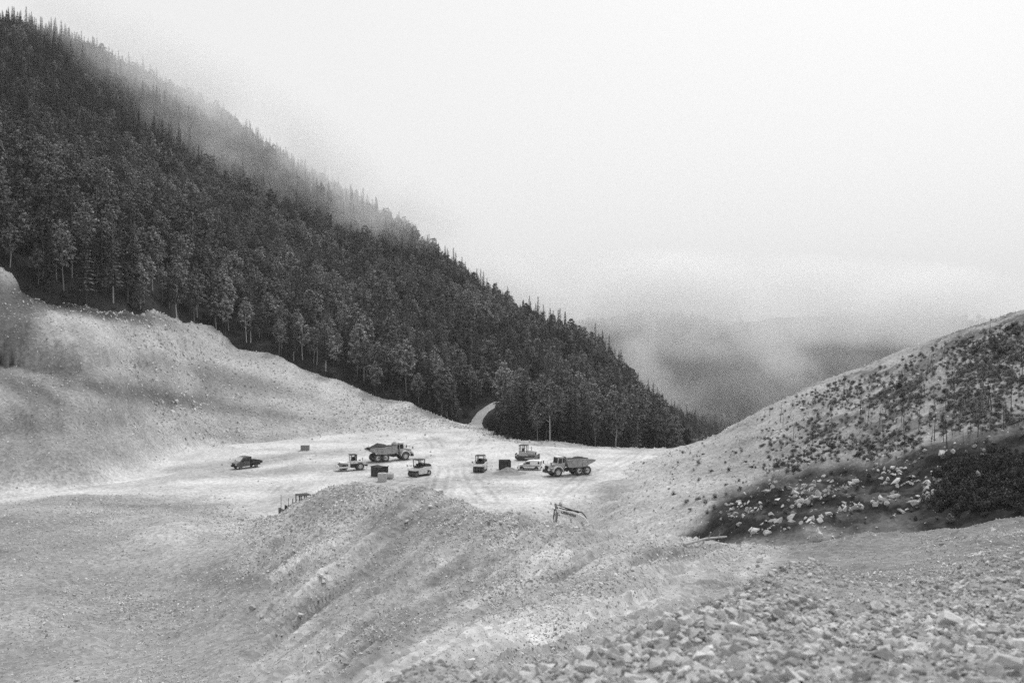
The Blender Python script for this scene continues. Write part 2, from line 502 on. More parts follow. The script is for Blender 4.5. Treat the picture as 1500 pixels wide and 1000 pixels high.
X, Y = polar(-260, 1760, 760, 13, 345, 560)
ZA = hA(X, Y)
GA = (ZA, X[0, 0] / Y[0, 0], X[0, -1] / Y[0, 0], math.log(13), math.log(345))
def hA_fast(x, y):
    g, u0, u1, v0, v1 = GA
    nr, nc = g.shape
    a = np.clip((x / y - u0) / (u1 - u0) * (nc - 1), 0, nc - 1.001); b = np.clip((np.log(y) - v0) / (v1 - v0) * (nr - 1), 0, nr - 1.001)
    i, j = b.astype(int), a.astype(int); fb, fa = b - i, a - j
    return (g[i, j] * (1 - fa) + g[i, j + 1] * fa) * (1 - fb) + (g[i + 1, j] * (1 - fa) + g[i + 1, j + 1] * fa) * fb
px, py = proj(X, Y, ZA)
wob = 14 * fbm(px, py, 60, 4, 61)
pxw, pyw = px + wob, py + 0.6 * wob
pm = plat_mask(X, Y)
tone = 0.36 + 0.06 * fbm(X, Y, 25, 4, 71) + 0.07 * fbm(X, Y, 4, 4, 72)
tone = mixv(tone, 0.29, smooth(470, 330, pxw) * smooth(770, 860, pyw))                 # darker basin soil
tone = mixv(tone, 0.23, ell(pxw, pyw, 40, 790, 120, 45, 0) * 0.8)
tone = mixv(tone, 0.22, ell(pxw, pyw, 340, 850, 70, 14, 5))
tone = mixv(tone, 0.22, ell(pxw, pyw, 230, 735, 170, 9, 0) * (Y > 120))
tone = mixv(tone, 0.21, ell(pxw, pyw, 545, 835, 130, 42, -38) * 0.8)  # dark shading right of the heap's light band, painted into the tone
tone = mixv(tone, 0.24, ell(pxw, pyw, 585, 765, 90, 22, 10) * 0.8)
tone = mixv(tone, 0.23, ell(pxw, pyw, 560, 935, 140, 22, -36) * 0.7)
tone = mixv(tone, 0.43, ell(pxw, pyw, 440, 790, 70, 18, -55) * 0.7)  # lit flank of the heap, its brightness painted into the tone
tone = mixv(tone, 0.42, ell(pxw, pyw, 700, 800, 90, 22, 0) * 0.5)
far = (Y > 150)
tone = mixv(tone, 0.30 + 0.06 * fbm(X, Y, 9, 4, 73), smooth(520, 380, pxw) * far)
tone = mixv(tone, 0.40, ell(pxw, pyw, 210, 495, 170, 26, 8) * far)
tone = mixv(tone, 0.45, ell(pxw, pyw, 520, 590, 190, 40, 18) * far)
tone = mixv(tone, 0.40, ell(pxw, pyw, 400, 625, 130, 14, 2) * 0.7 * far)
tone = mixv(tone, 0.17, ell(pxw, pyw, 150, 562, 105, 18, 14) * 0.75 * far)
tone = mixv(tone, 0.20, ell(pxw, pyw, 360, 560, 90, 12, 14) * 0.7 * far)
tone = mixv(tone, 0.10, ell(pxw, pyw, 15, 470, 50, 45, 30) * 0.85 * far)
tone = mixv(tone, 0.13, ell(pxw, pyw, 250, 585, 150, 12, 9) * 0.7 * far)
tone = mixv(tone, 0.02, ell(pxw, pyw, 5, 527, 34, 14, 5, 0.3) * far)  # blackness of a recess painted onto the slope
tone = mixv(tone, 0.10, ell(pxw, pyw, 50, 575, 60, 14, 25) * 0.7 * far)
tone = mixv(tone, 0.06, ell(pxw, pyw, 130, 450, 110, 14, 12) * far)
tone = mixv(tone, 0.26, ell(pxw, pyw, 90, 650, 170, 40, 10) * 0.7 * far)
tone = mixv(tone, 0.22, smooth(1120, 1180, pxw) * (Y < 90) * (Y > 30))
tone = mixv(tone, 0.52, pm * far)
tone = mixv(tone, 0.50, pm * (1 - far))
for e in [(360, 676, 120, 6, -6, .75), (440, 686, 110, 6, -5, .8), (590, 706, 70, 9, 3, .6), (745, 694, 48, 8, 2, .7), (520, 662, 60, 5, -5, .3), (700, 725, 60, 6, -8, .25), (820, 700, 60, 4, 0, .3), (250, 700, 90, 6, -8, .5), (420, 735, 70, 10, -5, .55), (620, 690, 60, 5, 0, .2)]:
    tone = mixv(tone, 0.30, ell(pxw, py + 0.2 * wob, *e[:5]) * e[5] * pm)
fx, fy = X * 0.90 - Y * 0.44, X * 0.44 + Y * 0.90
tone = tone * (1 + heap_mask(X, Y) * (0.42 * fbm(fx / 1.6, fy / 20, 1.0, 3, 35) + 0.28 * fbm(fx / 5, fy / 26, 1.0, 2, 36)))  # soil streaks down the fall line, strengthened as painted gully shading
# wheel marks across the platform
for trk in [[(330, 690), (420, 705), (520, 700), (640, 712), (760, 712), (850, 704)], [(610, 628), (640, 650), (650, 690), (640, 722)], [(700, 640), (680, 665), (690, 700), (720, 735)], [(0, 728), (180, 705), (330, 680), (470, 665), (560, 660), (640, 640)], [(860, 700), (900, 680), (930, 665)],
            [(800, 660), (860, 690), (820, 725)], [(480, 690), (560, 676), (640, 672), (740, 668)], [(380, 745), (420, 712), (500, 700)], [(560, 720), (600, 705), (700, 700)]]:
    W = [on_plane(*q) for q in trk]
    dist = np.full(X.shape, 1e9)
    for (x0, y0), (x1, y1) in zip(W[:-1], W[1:]):
        t_ = np.clip(((X - x0) * (x1 - x0) + (Y - y0) * (y1 - y0)) / ((x1 - x0) ** 2 + (y1 - y0) ** 2), 0, 1)
        dist = np.minimum(dist, np.hypot(X - x0 - t_ * (x1 - x0), Y - y0 - t_ * (y1 - y0)))
    dist = dist + 0.5 * fbm(X, Y, 8, 2, 77)
    rut = np.maximum(smooth(.55, .2, np.abs(dist - 1.1)), .6 * smooth(.5, .2, np.abs(dist - 2.4)))
    tone = tone * (1 - .24 * pm * rut * smooth(-.5, .4, fbm(X, Y, 10, 3, 78)))
tone = np.clip(tone, 0.015, 0.7)
quarry = structure(link('quarry_ground', grid_mesh('quarry_ground', X, Y, ZA, {'tone': tone}), M['dirt']), 'pale stony quarry ground with a level platform and spoil slopes')

# ---- cleared hillside on the right
B_P = [(1000, 655, 216), (1045, 641, 204), (1100, 610, 192), (1200, 566, 182), (1300, 533, 172), (1400, 495, 162), (1500, 470, 152), (1650, 425, 142), (1800, 380, 135),
       (950, 700, 166), (900, 736, 150), (1000, 745, 126), (1050, 780, 101), (1100, 800, 86), (1250, 795, 80), (1400, 785, 75), (1500, 778, 72), (1100, 690, 142), (1250, 690, 116), (1250, 620, 146), (1400, 680, 101), (1400, 580, 131), (1500, 600, 116), (1500, 680, 92), (1700, 680, 84), (1700, 780, 66), (1700, 560, 110)]
B_Z = [(850, 150, -3), (850, 200, -3), (900, 222, -3), (950, 235, -3), (1050, 260, -3), (1000, 90, 2), (1100, 66, 4), (1300, 60, 6), (1500, 55, 9), (1800, 50, 11), (1200, 240, 8), (1350, 240, 15), (1500, 230, 21), (1800, 220, 32)]
SB = Surface(B_P, B_Z)
def hB(x, y):
    x = np.asarray(x, float); y = np.asarray(y, float)
    z = SB.base(x, y)
    cx, cy = x * 0.90 - y * 0.43, x * 0.43 + y * 0.90
    z = z + 0.55 * fbm(x, y, 12, 4, 111) + 0.5 * fbm(cx / 7, cy / 1.8, 1.0, 4, 113) + 0.45 * (.4 - 2 * np.abs(fbm(cx / 6, cy / 2.4, 1.0, 3, 114))) + 0.16 * fbm(x, y, 2, 4, 117)
    pxx, pyy = proj(x, y, z)
    scar = SCAR(pxx, pyy)
    return z + scar * (0.9 * fbm(x, y, 5, 4, 121) + 0.5 * np.abs(fbm(x, y, 2.2, 4, 123)) - 0.5)
SCAR_POLY = [(965, 812), (1015, 772), (1090, 712), (1190, 684), (1300, 672), (1400, 640), (1500, 625), (1800, 600), (1800, 780), (1500, 782), (1400, 792), (1270, 805), (1240, 775), (1190, 775), (1130, 792)]
def SCAR(pxx, pyy):
    w = 16 * fbm(pxx, pyy, 45, 4, 131)
    return smooth(-12, 14, poly_sd(pxx + w, pyy + w * 0.5, SCAR_POLY))
X, Y = polar(830, 1800, 420, 50, 260, 330)
ZB = hB(X, Y)
px, py = proj(X, Y, ZB)
scar = SCAR(px, py)
tone = 0.30 + 0.07 * fbm(X, Y, 14, 4, 141) + 0.08 * fbm(X, Y, 3, 4, 143)
tone = mixv(tone, 0.45, smooth(1100, 960, px) * 0.8)
tone = mixv(tone, 0.40, ell(px, py, 1180, 600, 140, 40, -25) * 0.6)
veg = smooth(0.08, 0.4, fbm(X, Y, 7, 4, 151) + 0.25 * fbm(X, Y, 1.6, 3, 153)) * smooth(1080, 1250, px)
tone = mixv(tone, 0.10, veg * 0.75)
tone = mixv(tone, 0.022 + 0.03 * smooth(0., .4, fbm(X, Y, 2.5, 3, 161)), scar * 0.97)
bare = smooth(0.16, 0.34, fbm(X / 2.6, Y / 6.0 + ZB / 1.1, 1.0, 4, 171)) * ell(px, py, 1190, 730, 120, 50, -12)
tone = mixv(tone, 0.10, scar * bare)
bare2 = smooth(0.25, 0.4, fbm(X / 4, Y / 8 + ZB / 1.2, 1.0, 4, 173)) * ell(px, py, 1330, 700, 150, 45, -14)
tone = mixv(tone, 0.10, scar * bare2)
tone = mixv(tone, 0.14, ell(px, py, 1300, 785, 45, 30, 0) * 0.9)
tone = np.clip(tone, 0.015, 0.7)
cleared = structure(link('cleared_hillside', grid_mesh('cleared_hillside', X, Y, ZB, {'tone': tone}), M['hill']), 'cleared hillside with scattered shrubs and a dark scar at its foot')

# ---- forested mountainside
C_P = [(-250, 330, 206), (-100, 372, 208), (0, 404, 216), (60, 434, 220), (150, 456, 227), (220, 470, 242), (262, 477, 258), (285, 481, 268), (310, 486, 277), (400, 521, 282), (500, 561, 282), (600, 593, 280), (680, 622, 275),
       (-250, -50, 620), (0, 55, 620), (100, 80, 660), (200, 128, 700), (300, 186, 700), (400, 255, 680), (500, 311, 660), (600, 372, 640), (700, 438, 580), (760, 482, 540), (820, 514, 500), (880, 546, 470),
       (0, 230, 360), (200, 310, 380), (400, 400, 420), (600, 480, 400), (700, 545, 360), (300, 250, 560), (100, 170, 520)]
C_Z = [(-250, 150, 8), (0, 170, 3), (200, 190, -4), (300, 220, -6), (400, 240, -6), (600, 240, -6), (720, 262, -1.0), (760, 240, -1.5), (740, 290, 3), (800, 235, -3), (900, 232, -4), (1000, 232, -6), (800, 300, -1), (900, 300, -6), (1000, 300, -18), (1050, 300, -26), (1000, 400, -34), (950, 450, -24), (1100, 400, -50), (1250, 350, -60),
       (0, 950, 215), (200, 950, 205), (400, 950, 130), (600, 950, 50), (760, 900, -30), (900, 900, -70), (-250, 950, 260), (1100, 900, -75), (1250, 900, -80), (700, 200, -6), (900, 190, -8), (1050, 200, -10)]
SC = Surface(C_P, C_Z)
CUT = EDGE + [(-9, 262), (-4, 240), (-60, 150), (-110, 130)]          # ground dug away below the forest edge
def hC(x, y):
    x = np.asarray(x, float); y = np.asarray(y, float)
    far = smooth(240, 420, y)
    cut = np.maximum(poly_sd(x, y, CUT), poly_sd(x, y, PLATFORM))
    return -0.9 * np.maximum(cut + 1.0, 0) + SC.base(x, y) + 0.5 * fbm(x, y, 12, 3, 211) + far * (9 * fbm(x, y, 120, 3, 213) + 3 * fbm(x, y, 40, 3, 215))
X, Y = polar(-330, 1300, 260, 150, 1000, 260)
ZC = hC(X, Y)
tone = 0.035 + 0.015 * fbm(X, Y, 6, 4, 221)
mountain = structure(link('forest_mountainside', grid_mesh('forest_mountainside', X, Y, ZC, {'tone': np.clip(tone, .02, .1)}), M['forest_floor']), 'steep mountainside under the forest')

# ---- far hill and valley bottom, deep in the haze
def hE(x, y):
    x = np.asarray(x, float); y = np.asarray(y, float)
    ridge = -80 + 120 * np.exp(-((y - 1900) / 380) ** 2) * (0.75 + 0.25 * np.exp(-((x - 700) / 500) ** 2))
    spur = 88 * np.exp(-(((x - 235) * 0.95 + (y - 1300) * 0.1) / 140) ** 2) * smooth(900, 1350, y) * smooth(1900, 1450, y)
    return ridge + spur + 20 * fbm(x, y, 260, 4, 231) + 5 * fbm(x, y, 50, 3, 233)
xs = np.linspace(-900, 1900, 160); ys = np.linspace(950, 2300, 110)
Y, X = np.meshgrid(ys, xs, indexing='ij')
ZE = hE(X, Y)
structure(link('far_hill', grid_mesh('far_hill', X, Y, ZE, {'tone': np.full(X.shape, 0.05)}), M['forest_floor']), 'wooded hill fading into the mist')
xs = np.linspace(-1500, 2600, 60); ys = np.linspace(-250, 2400, 60)
Y, X = np.meshgrid(ys, xs, indexing='ij')
structure(link('valley_ground', grid_mesh('valley_ground', X, Y, -84 + 3 * fbm(X, Y, 120, 3, 241), {'tone': np.full(X.shape, 0.08)}), M['forest_floor']), 'valley bottom')

# ---- rubble heap under the photographer
D_P = [(1500, 1000, 4.8), (1500, 920, 7), (1500, 836, 10.6), (1700, 1000, 4.8), (1700, 900, 7.4), (1700, 815, 11), (1300, 1000, 4.9), (1300, 920, 7.2), (1300, 862, 9.8), (1240, 850, 10.2), (1380, 856, 10.2), (1170, 1000, 5), (1170, 844, 10.4), (1170, 920, 7.5),
       (1100, 862, 9.6), (1050, 1000, 5), (1050, 888, 8.6), (980, 920, 7.6), (900, 1000, 5.3), (900, 946, 6.8), (820, 975, 6.2), (740, 1002, 5.6), (625, 976, 6.4), (570, 1010, 6.0), (690, 1004, 5.8), (500, 1060, 5.4), (300, 1120, 5), (0, 1160, 5), (-300, 1200, 5)]
D_Z = []
for c in (-1500, -800, -300, 0, 300, 500, 740, 1000, 1300, 1500, 1800, 2300, 3000):
    D_Z += [(c, 1.2, 25.25), (c, 2.6, 25.3)]
for c, d0, zz in [(-300, 9, 21), (0, 9, 21.2), (300, 9, 21.5), (500, 9, 21.6), (625, 8.5, 22.2), (740, 8.5, 22), (900, 10, 21.6), (1050, 12, 21.3), (1170, 13.5, 21.4), (1300, 13.5, 21.2), (1500, 14, 21.4), (1800, 14.5, 21.5),
                  (-1500, 9, 20), (-800, 9, 20.5), (2300, 14, 21), (3000, 14, 20), (-1500, 5, 23.2), (-800, 5, 23.6), (2300, 8, 24.2), (3000, 8, 24),
                  (-300, 15, 16), (0, 15, 16), (500, 15, 17), (740, 15, 17), (1050, 18, 17), (1300, 20, 17), (1500, 20, 17), (1800, 21, 17)]:
    D_Z.append((c, d0, zz))
SD = Surface(D_P, D_Z)
def hD(x, y):
    x = np.asarray(x, float); y = np.asarray(y, float)
    yy = np.maximum(y, 1.2)
    return SD.base(x, yy) + 0.10 * fbm(x, y, 0.9, 4, 251) + 0.04 * fbm(x, y, 0.22, 3, 253)
X, Y = polar(-1500, 3100, 760, 1.3, 20, 330)
ZD = hD(X, Y)
tone = np.clip(0.30 + 0.07 * fbm(X, Y, 1.2, 4, 261) + 0.08 * fbm(X, Y, 0.2, 3, 263), 0.1, 0.6)
heap = structure(link('rubble_slope', grid_mesh('rubble_slope', X, Y, ZD, {'tone': tone}), M['rubble_soil']), 'near slope of broken rock rubble')
# ground behind and beneath the camera
xs = np.linspace(-40, 40, 40); ys = np.linspace(-30, 2.0, 24)
Y, X = np.meshgrid(ys, xs, indexing='ij')
Zk = 25.25 - 0.0 * X - 0.35 * np.maximum(np.abs(X) - 2.0, 0) - 0.05 * np.maximum(-Y, 0) + 0.1 * fbm(X, Y, 1.5, 3, 271) - 0.12
structure(link('hilltop_ground', grid_mesh('hilltop_ground', X, Y, Zk, {'tone': np.full(X.shape, 0.36)}), M['rubble_soil']))

# ---- forest track running up into the trees
def ribbon(name, pts, widths, hf, lift, mat, tonev):
    P_ = [Vector(p) for p in pts]
    dense = []
    for i in range(len(P_) - 1):
        for k in range(8): dense.append((P_[i].lerp(P_[i + 1], k / 8), widths[i] + (widths[i + 1] - widths[i]) * k / 8))
    dense.append((P_[-1], widths[-1]))
    co = []
    nw = 9
    for i, (p, w) in enumerate(dense):
        t = (dense[min(i + 1, len(dense) - 1)][0] - dense[max(i - 1, 0)][0]).normalized()
        nrm = Vector((-t.y, t.x))
        for k in range(nw):
            q = p + nrm * w * (k / (nw - 1) - 0.5)
            co.append((q.x, q.y, float(hf(np.array(q.x), np.array(q.y))) + lift * min(1.0, .04 + i / 14)))
    n = len(dense)
    i = np.arange(n * nw).reshape(n, nw)
    q = np.stack([i[:-1, :-1], i[:-1, 1:], i[1:, 1:], i[1:, :-1]], -1).reshape(-1, 4)
    return structure(link(name, raw_mesh(name, np.array(co), q, {'tone': np.repeat(np.interp(np.linspace(0, 1, n), [0, .12, .35, 1], [.52, .48, tonev, tonev]), nw)}), mat))
def ground_hit(pxx, pyy, hf, d0, d1, n=600):
    """where the view through a pixel first meets a surface"""
    u, s = uv(pxx, pyy)
    d = np.exp(np.linspace(math.log(d0), math.log(d1), n))
    z = CAMZ + s * d
    hit = np.nonzero(hf(u * d, d) >= z)[0]
    k = hit[0] if len(hit) else n - 1
    return u * d[k], d[k], float(hf(np.array(u * d[k]), np.array(d[k])))
hAC = lambda x, y: np.maximum(hA(x, y), hC(x, y))
TRACK = [ground_hit(p[0], p[1], hAC, 180, 420)[:2] for p in [(703, 639), (700, 630), (697, 622), (700, 614), (708, 604)]]
TRACK += [(TRACK[-1][0] + 5, TRACK[-1][1] + 14), (TRACK[-1][0] + 22, TRACK[-1][1] + 30)]
ribbon('forest_track', TRACK, [5, 4, 3.4, 3.2, 3.2, 3, 3], lambda x, y: np.maximum(hA(x, y), hC(x, y)), 0.12, M['dirt'], 0.33)['label'] = 'pale track climbing into the forest'

# ================================================================== MACHINES   (x forward, y left, z up)
_wheels = {}
def wheel(parent, x, y, r, w, side, rimfrac=0.55, lugs=22, rimmat='rim', name='wheel'):
    key = (r, w, rimfrac, rimmat)
    if key not in _wheels:
        b = MB()
        b.lathe_y(0, 0, 0, [(r * rimfrac, -w * .42), (r * .8, -w * .5), (r * .93, -w * .47), (r * .97, -w * .32), (r * .97, w * .32), (r * .93, w * .47), (r * .8, w * .5), (r * rimfrac, w * .42)], 28, closed=True)
        for k in range(lugs):
            a = 2 * math.pi * k / lugs
            rot = Matrix.Rotation(-a, 3, 'Y')
            s = 1 if k % 2 else -1
            b.box(r * .95, r, min(0, s * w * .46), max(0, s * w * .46), -r * .07, r * .07, rot=rot, at=(0, 0, 0))
        t = b.build('tyre_mesh', 'tyre', None)
        c = MB()
        c.lathe_y(0, 0, 0, [(0.0, w * .30), (r * .16, w * .30), (r * .2, w * .22), (r * rimfrac * .8, w * .16), (r * rimfrac * .95, w * .40), (r * rimfrac * 1.03, w * .40), (r * rimfrac * 1.03, -w * .4), (0.0, -w * .4)], 24)
        for k in range(8):
            a = 2 * math.pi * k / 8
            c.box(r * .27 * math.cos(a) - .03, r * .27 * math.cos(a) + .03, w * .15, w * .24, r * .27 * math.sin(a) - .03, r * .27 * math.sin(a) + .03)
        rm = c.build('rim_mesh', rimmat, None)
        _wheels[key] = (t.data, rm.data)
        for o in (t, rm): bpy.data.objects.remove(o)
    td, rd = _wheels[key]
    o = link(name, td, None, parent); o.location = (x, y, r)
    o.rotation_euler = (0, random.uniform(0, 6), 0) if side > 0 else (0, random.uniform(0, 6), math.pi)
    link('rim', rd, None, o)
    return o

def pane(parent, pts, name='window', mat='glass', t=0.03):
    """a thin pane with thickness from four corners"""
    p = [Vector(q) for q in pts]
    n = (p[1] - p[0]).cross(p[3] - p[0]).normalized() * t
    b = MB(); b._add([tuple(q) for q in p] + [tuple(q + n) for q in p], [(3, 2, 1, 0), (4, 5, 6, 7), (0, 1, 5, 4), (1, 2, 6, 5), (2, 3, 7, 6), (3, 0, 4, 7)])
    return b.build(name, mat, parent)

def lumpy(name, mat, parent, x0, x1, y0, y1, zfun, n=18, m=10):
    xs = np.linspace(x0, x1, n); ys = np.linspace(y0, y1, m)
    Yg, Xg = np.meshgrid(ys, xs, indexing='ij')
    return link(name, grid_mesh(name, Xg, Yg, zfun(Xg, Yg)), M[mat], parent)

def dump_truck(label, loc, head, seed, group):
    t = thing('dump_truck', label, 'dump truck', loc, R(head), group)
    r = 0.82
    for x in (3.05, -1.35, -3.05):
        for s in (1, -1): wheel(t, x, s * 1.08, r, 0.58, s)
    # tractor unit
    MB().box(1.2, 4.35, -0.45, 0.45, 0.75, 1.25).build('front_chassis', 'dark', t, 0.03)
    h = MB().prism([(2.75, 1.25), (4.55, 1.15), (4.75, 1.35), (4.62, 2.0), (4.3, 2.2), (2.75, 2.45)], -0.78, 0.78).build('hood', 'yellow', t, 0.06)
    for k in range(4): MB().box(3.2 + .25 * k, 3.32 + .25 * k, -0.79, 0.79, 1.55, 2.0).build('vent', 'dark', h)
    MB().box(4.64, 4.8, -0.6, 0.6, 1.25, 1.95, top=(0.0, .1, 0.03)).build('grille', 'black', h, 0.02)
    b = MB().box(4.4, 4.95, -1.25, 1.25, 0.72, 1.18, top=(0.05, 0.05, 0.04)).build('bumper', 'dark', t, 0.04)
    for s in (1, -1):
        MB().box(4.68, 4.98, s * 1.0 - .16, s * 1.0 + .16, 1.2, 1.46).build('headlight', 'lamp', t, 0.03)
        # mudguard arching over the front wheel
        arc = [(3.05 + (r + .16) * math.cos(a), r + (r + .16) * math.sin(a)) for a in np.linspace(R(8), R(172), 12)]
        out = [(3.05 + (r + .30) * math.cos(a), r + (r + .36) * math.sin(a)) for a in np.linspace(R(172), R(8), 12)]
        MB().prism(arc + out, s * 0.72, s * 1.42).build('mudguard', 'pale', t, 0.0)
        MB().box(3.9, 4.55, s * 0.8 - .0 if s > 0 else -1.32, 1.32 if s > 0 else -0.8, 1.55, 1.75).build('deck', 'yellow', t, 0.03)
        MB().tube([(4.4, s * 0.9, 2.15), (4.65, s * 1.38, 2.3), (4.65, s * 1.42, 2.45)], 0.03, 6).build('mirror_arm', 'dark', t)
        MB().box(4.56, 4.66, s * 1.42 - .13, s * 1.42 + .13, 2.2, 2.75).build('mirror', 'black', t, 0.03)
        MB().tube([(2.2, s * 1.3, 1.15), (2.2, s * 1.35, 1.9)], 0.03, 6).tube([(1.75, s * 1.3, 1.15), (1.75, s * 1.35, 1.9)], 0.03, 6).box(1.75, 2.2, s * 1.32 - .06, s * 1.32 + .06, 0.8, 0.86).box(1.75, 2.2, s * 1.32 - .06, s * 1.32 + .06, 1.15, 1.2).box(1.75, 2.2, s * 1.32 - .06, s * 1.32 + .06, 1.5, 1.55).build('ladder', 'dark', t)
        MB().tube([(2.7, s * 0.75, 2.4), (2.7, s * 1.05, 2.95), (4.1, s * 1.05, 2.75), (4.1, s * 0.75, 2.2)], 0.022, 6).build('handrail', 'dark', t)
    c = MB().prism([(1.35, 1.3), (2.8, 1.3), (2.95, 2.35), (2.8, 3.42), (1.45, 3.46), (1.3, 2.4)], -0.82, 0.82).build('cab', 'yellow', t, 0.07)
    MB().box(1.3, 2.95, -0.9, 0.9, 3.46, 3.56, top=(.05, .12, .06)).build('cab_roof', 'pale', c, 0.03)
    for s in (1, -1):
        d = MB().prism([(1.95, 1.45), (2.72, 1.45), (2.86, 2.35), (2.72, 3.3), (1.95, 3.3)], s * 0.81, s * 0.845).build('door', 'yellow', c)
        pane(d, [(2.02, s * .85, 2.35), (2.76, s * .85, 2.35), (2.66, s * .85, 3.22), (2.02, s * .85, 3.22)])
        pane(c, [(1.42, s * .826, 2.45), (1.86, s * .826, 2.45), (1.86, s * .826, 3.2), (1.5, s * .826, 3.2)])
    pane(c, [(2.955, -.72, 2.45), (2.955, .72, 2.45), (2.84, .72, 3.3), (2.84, -.72, 3.3)], 'windscreen')
    pane(c, [(1.29, .68, 2.45), (1.29, -.68, 2.45), (1.40, -.68, 3.3), (1.40, .68, 3.3)], 'rear_window')
    MB().tube([(1.7, -0.98, 1.4), (1.7, -0.98, 3.1), (1.62, -0.98, 3.3)], 0.09, 10).build('exhaust', 'dark', t)
    MB().lathe_y(0, 0, 0, [(0, -.05), (.09, -.05), (.09, .05), (0, .05)], 10).build('beacon', 'lamp', c).location = (1.6, .5, 3.62)
    # articulation and rear frame
    MB().lathe_y(0.75, 0, 1.05, [(0, -.5), (.34, -.5), (.34, .5), (0, .5)], 14).box(0.2, 1.3, -.28, .28, .85, 1.25).build('articulation_joint', 'dark', t, 0.0)
    MB().box(-4.0, 0.6, -.55, -.3, .95, 1.35).box(-4.0, 0.6, .3, .55, .95, 1.35).box(-3.3, -2.9, -.55, .55, .7, 1.0).box(-1.6, -1.2, -.55, .55, .7, 1.0).build('rear_frame', 'dark', t, 0.03)
    for s in (1, -1):
        MB().tube([(-.1, s * .72, 1.25), (-1.9, s * .9, 2.15)], 0.1, 10, 0.07).build('tipping_ram', 'drum', t)
        MB().box(-3.2, -1.2, s * 1.0 - .28, s * 1.0 + .28, .72, .92, top=(.2, .2, .02)).build('bogie_beam', 'dark', t, 0.02)
    # dump body: two sides, floor, front wall
    prof = [(0.95, 1.65), (1.15, 2.85), (0.6, 2.88), (-3.9, 2.74), (-4.75, 2.62), (-4.85, 2.45), (-3.9, 2.12), (-3.1, 1.68), (-2.4, 1.5), (0.5, 1.5)]
    body = MB().prism([(0.5, 1.5), (-2.4, 1.5), (-3.1, 1.68), (-4.85, 2.43), (-4.85, 2.55), (-3.05, 1.80), (-2.35, 1.64), (0.52, 1.64)], -1.22, 1.22).build('dump_body', 'body', t, 0.0)
    for s in (1, -1):
        MB().prism(prof, s * 1.24, s * 1.36).build('body_side', 'body', body, 0.02)
        for xx in (0.1, -1.0, -2.1, -3.1): MB().box(xx - .09, xx + .09, s * 1.40 - .045, s * 1.40 + .045, 1.72 if xx > -3 else 1.95, 2.7).build('rib', 'body', body, 0.015)
        MB().prism([(1.15, 2.85), (0.6, 2.88), (-3.9, 2.74), (-4.75, 2.62), (-4.75, 2.71), (-3.9, 2.85), (0.6, 2.99), (1.15, 2.96)], s * 1.22, s * 1.47).build('top_rail', 'body', body, 0.02)
    MB().prism([(0.5, 1.5), (0.62, 1.5), (1.18, 2.4), (1.24, 3.2), (1.7, 3.56), (1.62, 3.64), (1.12, 3.28), (1.06, 2.42)], -1.24, 1.24).build('front_wall', 'body', body, 0.01)
    rs = seed
    lumpy('load', 'load', body, -4.5, 1.05, -1.21, 1.21, lambda xx, yy: (2.9 if seed == 3 else 2.72) + (0.85 if seed == 3 else 0.55) * np.exp(-((xx + 1.9 + .5 * (seed % 2)) / 1.7) ** 2 - (yy / 1.0) ** 2) + 0.25 * fbm(xx + rs, yy, 0.8, 4, rs) - 0.12 * np.abs(xx + 1.5) * (xx < -1.5) * 0.6, 40, 20)
    return t

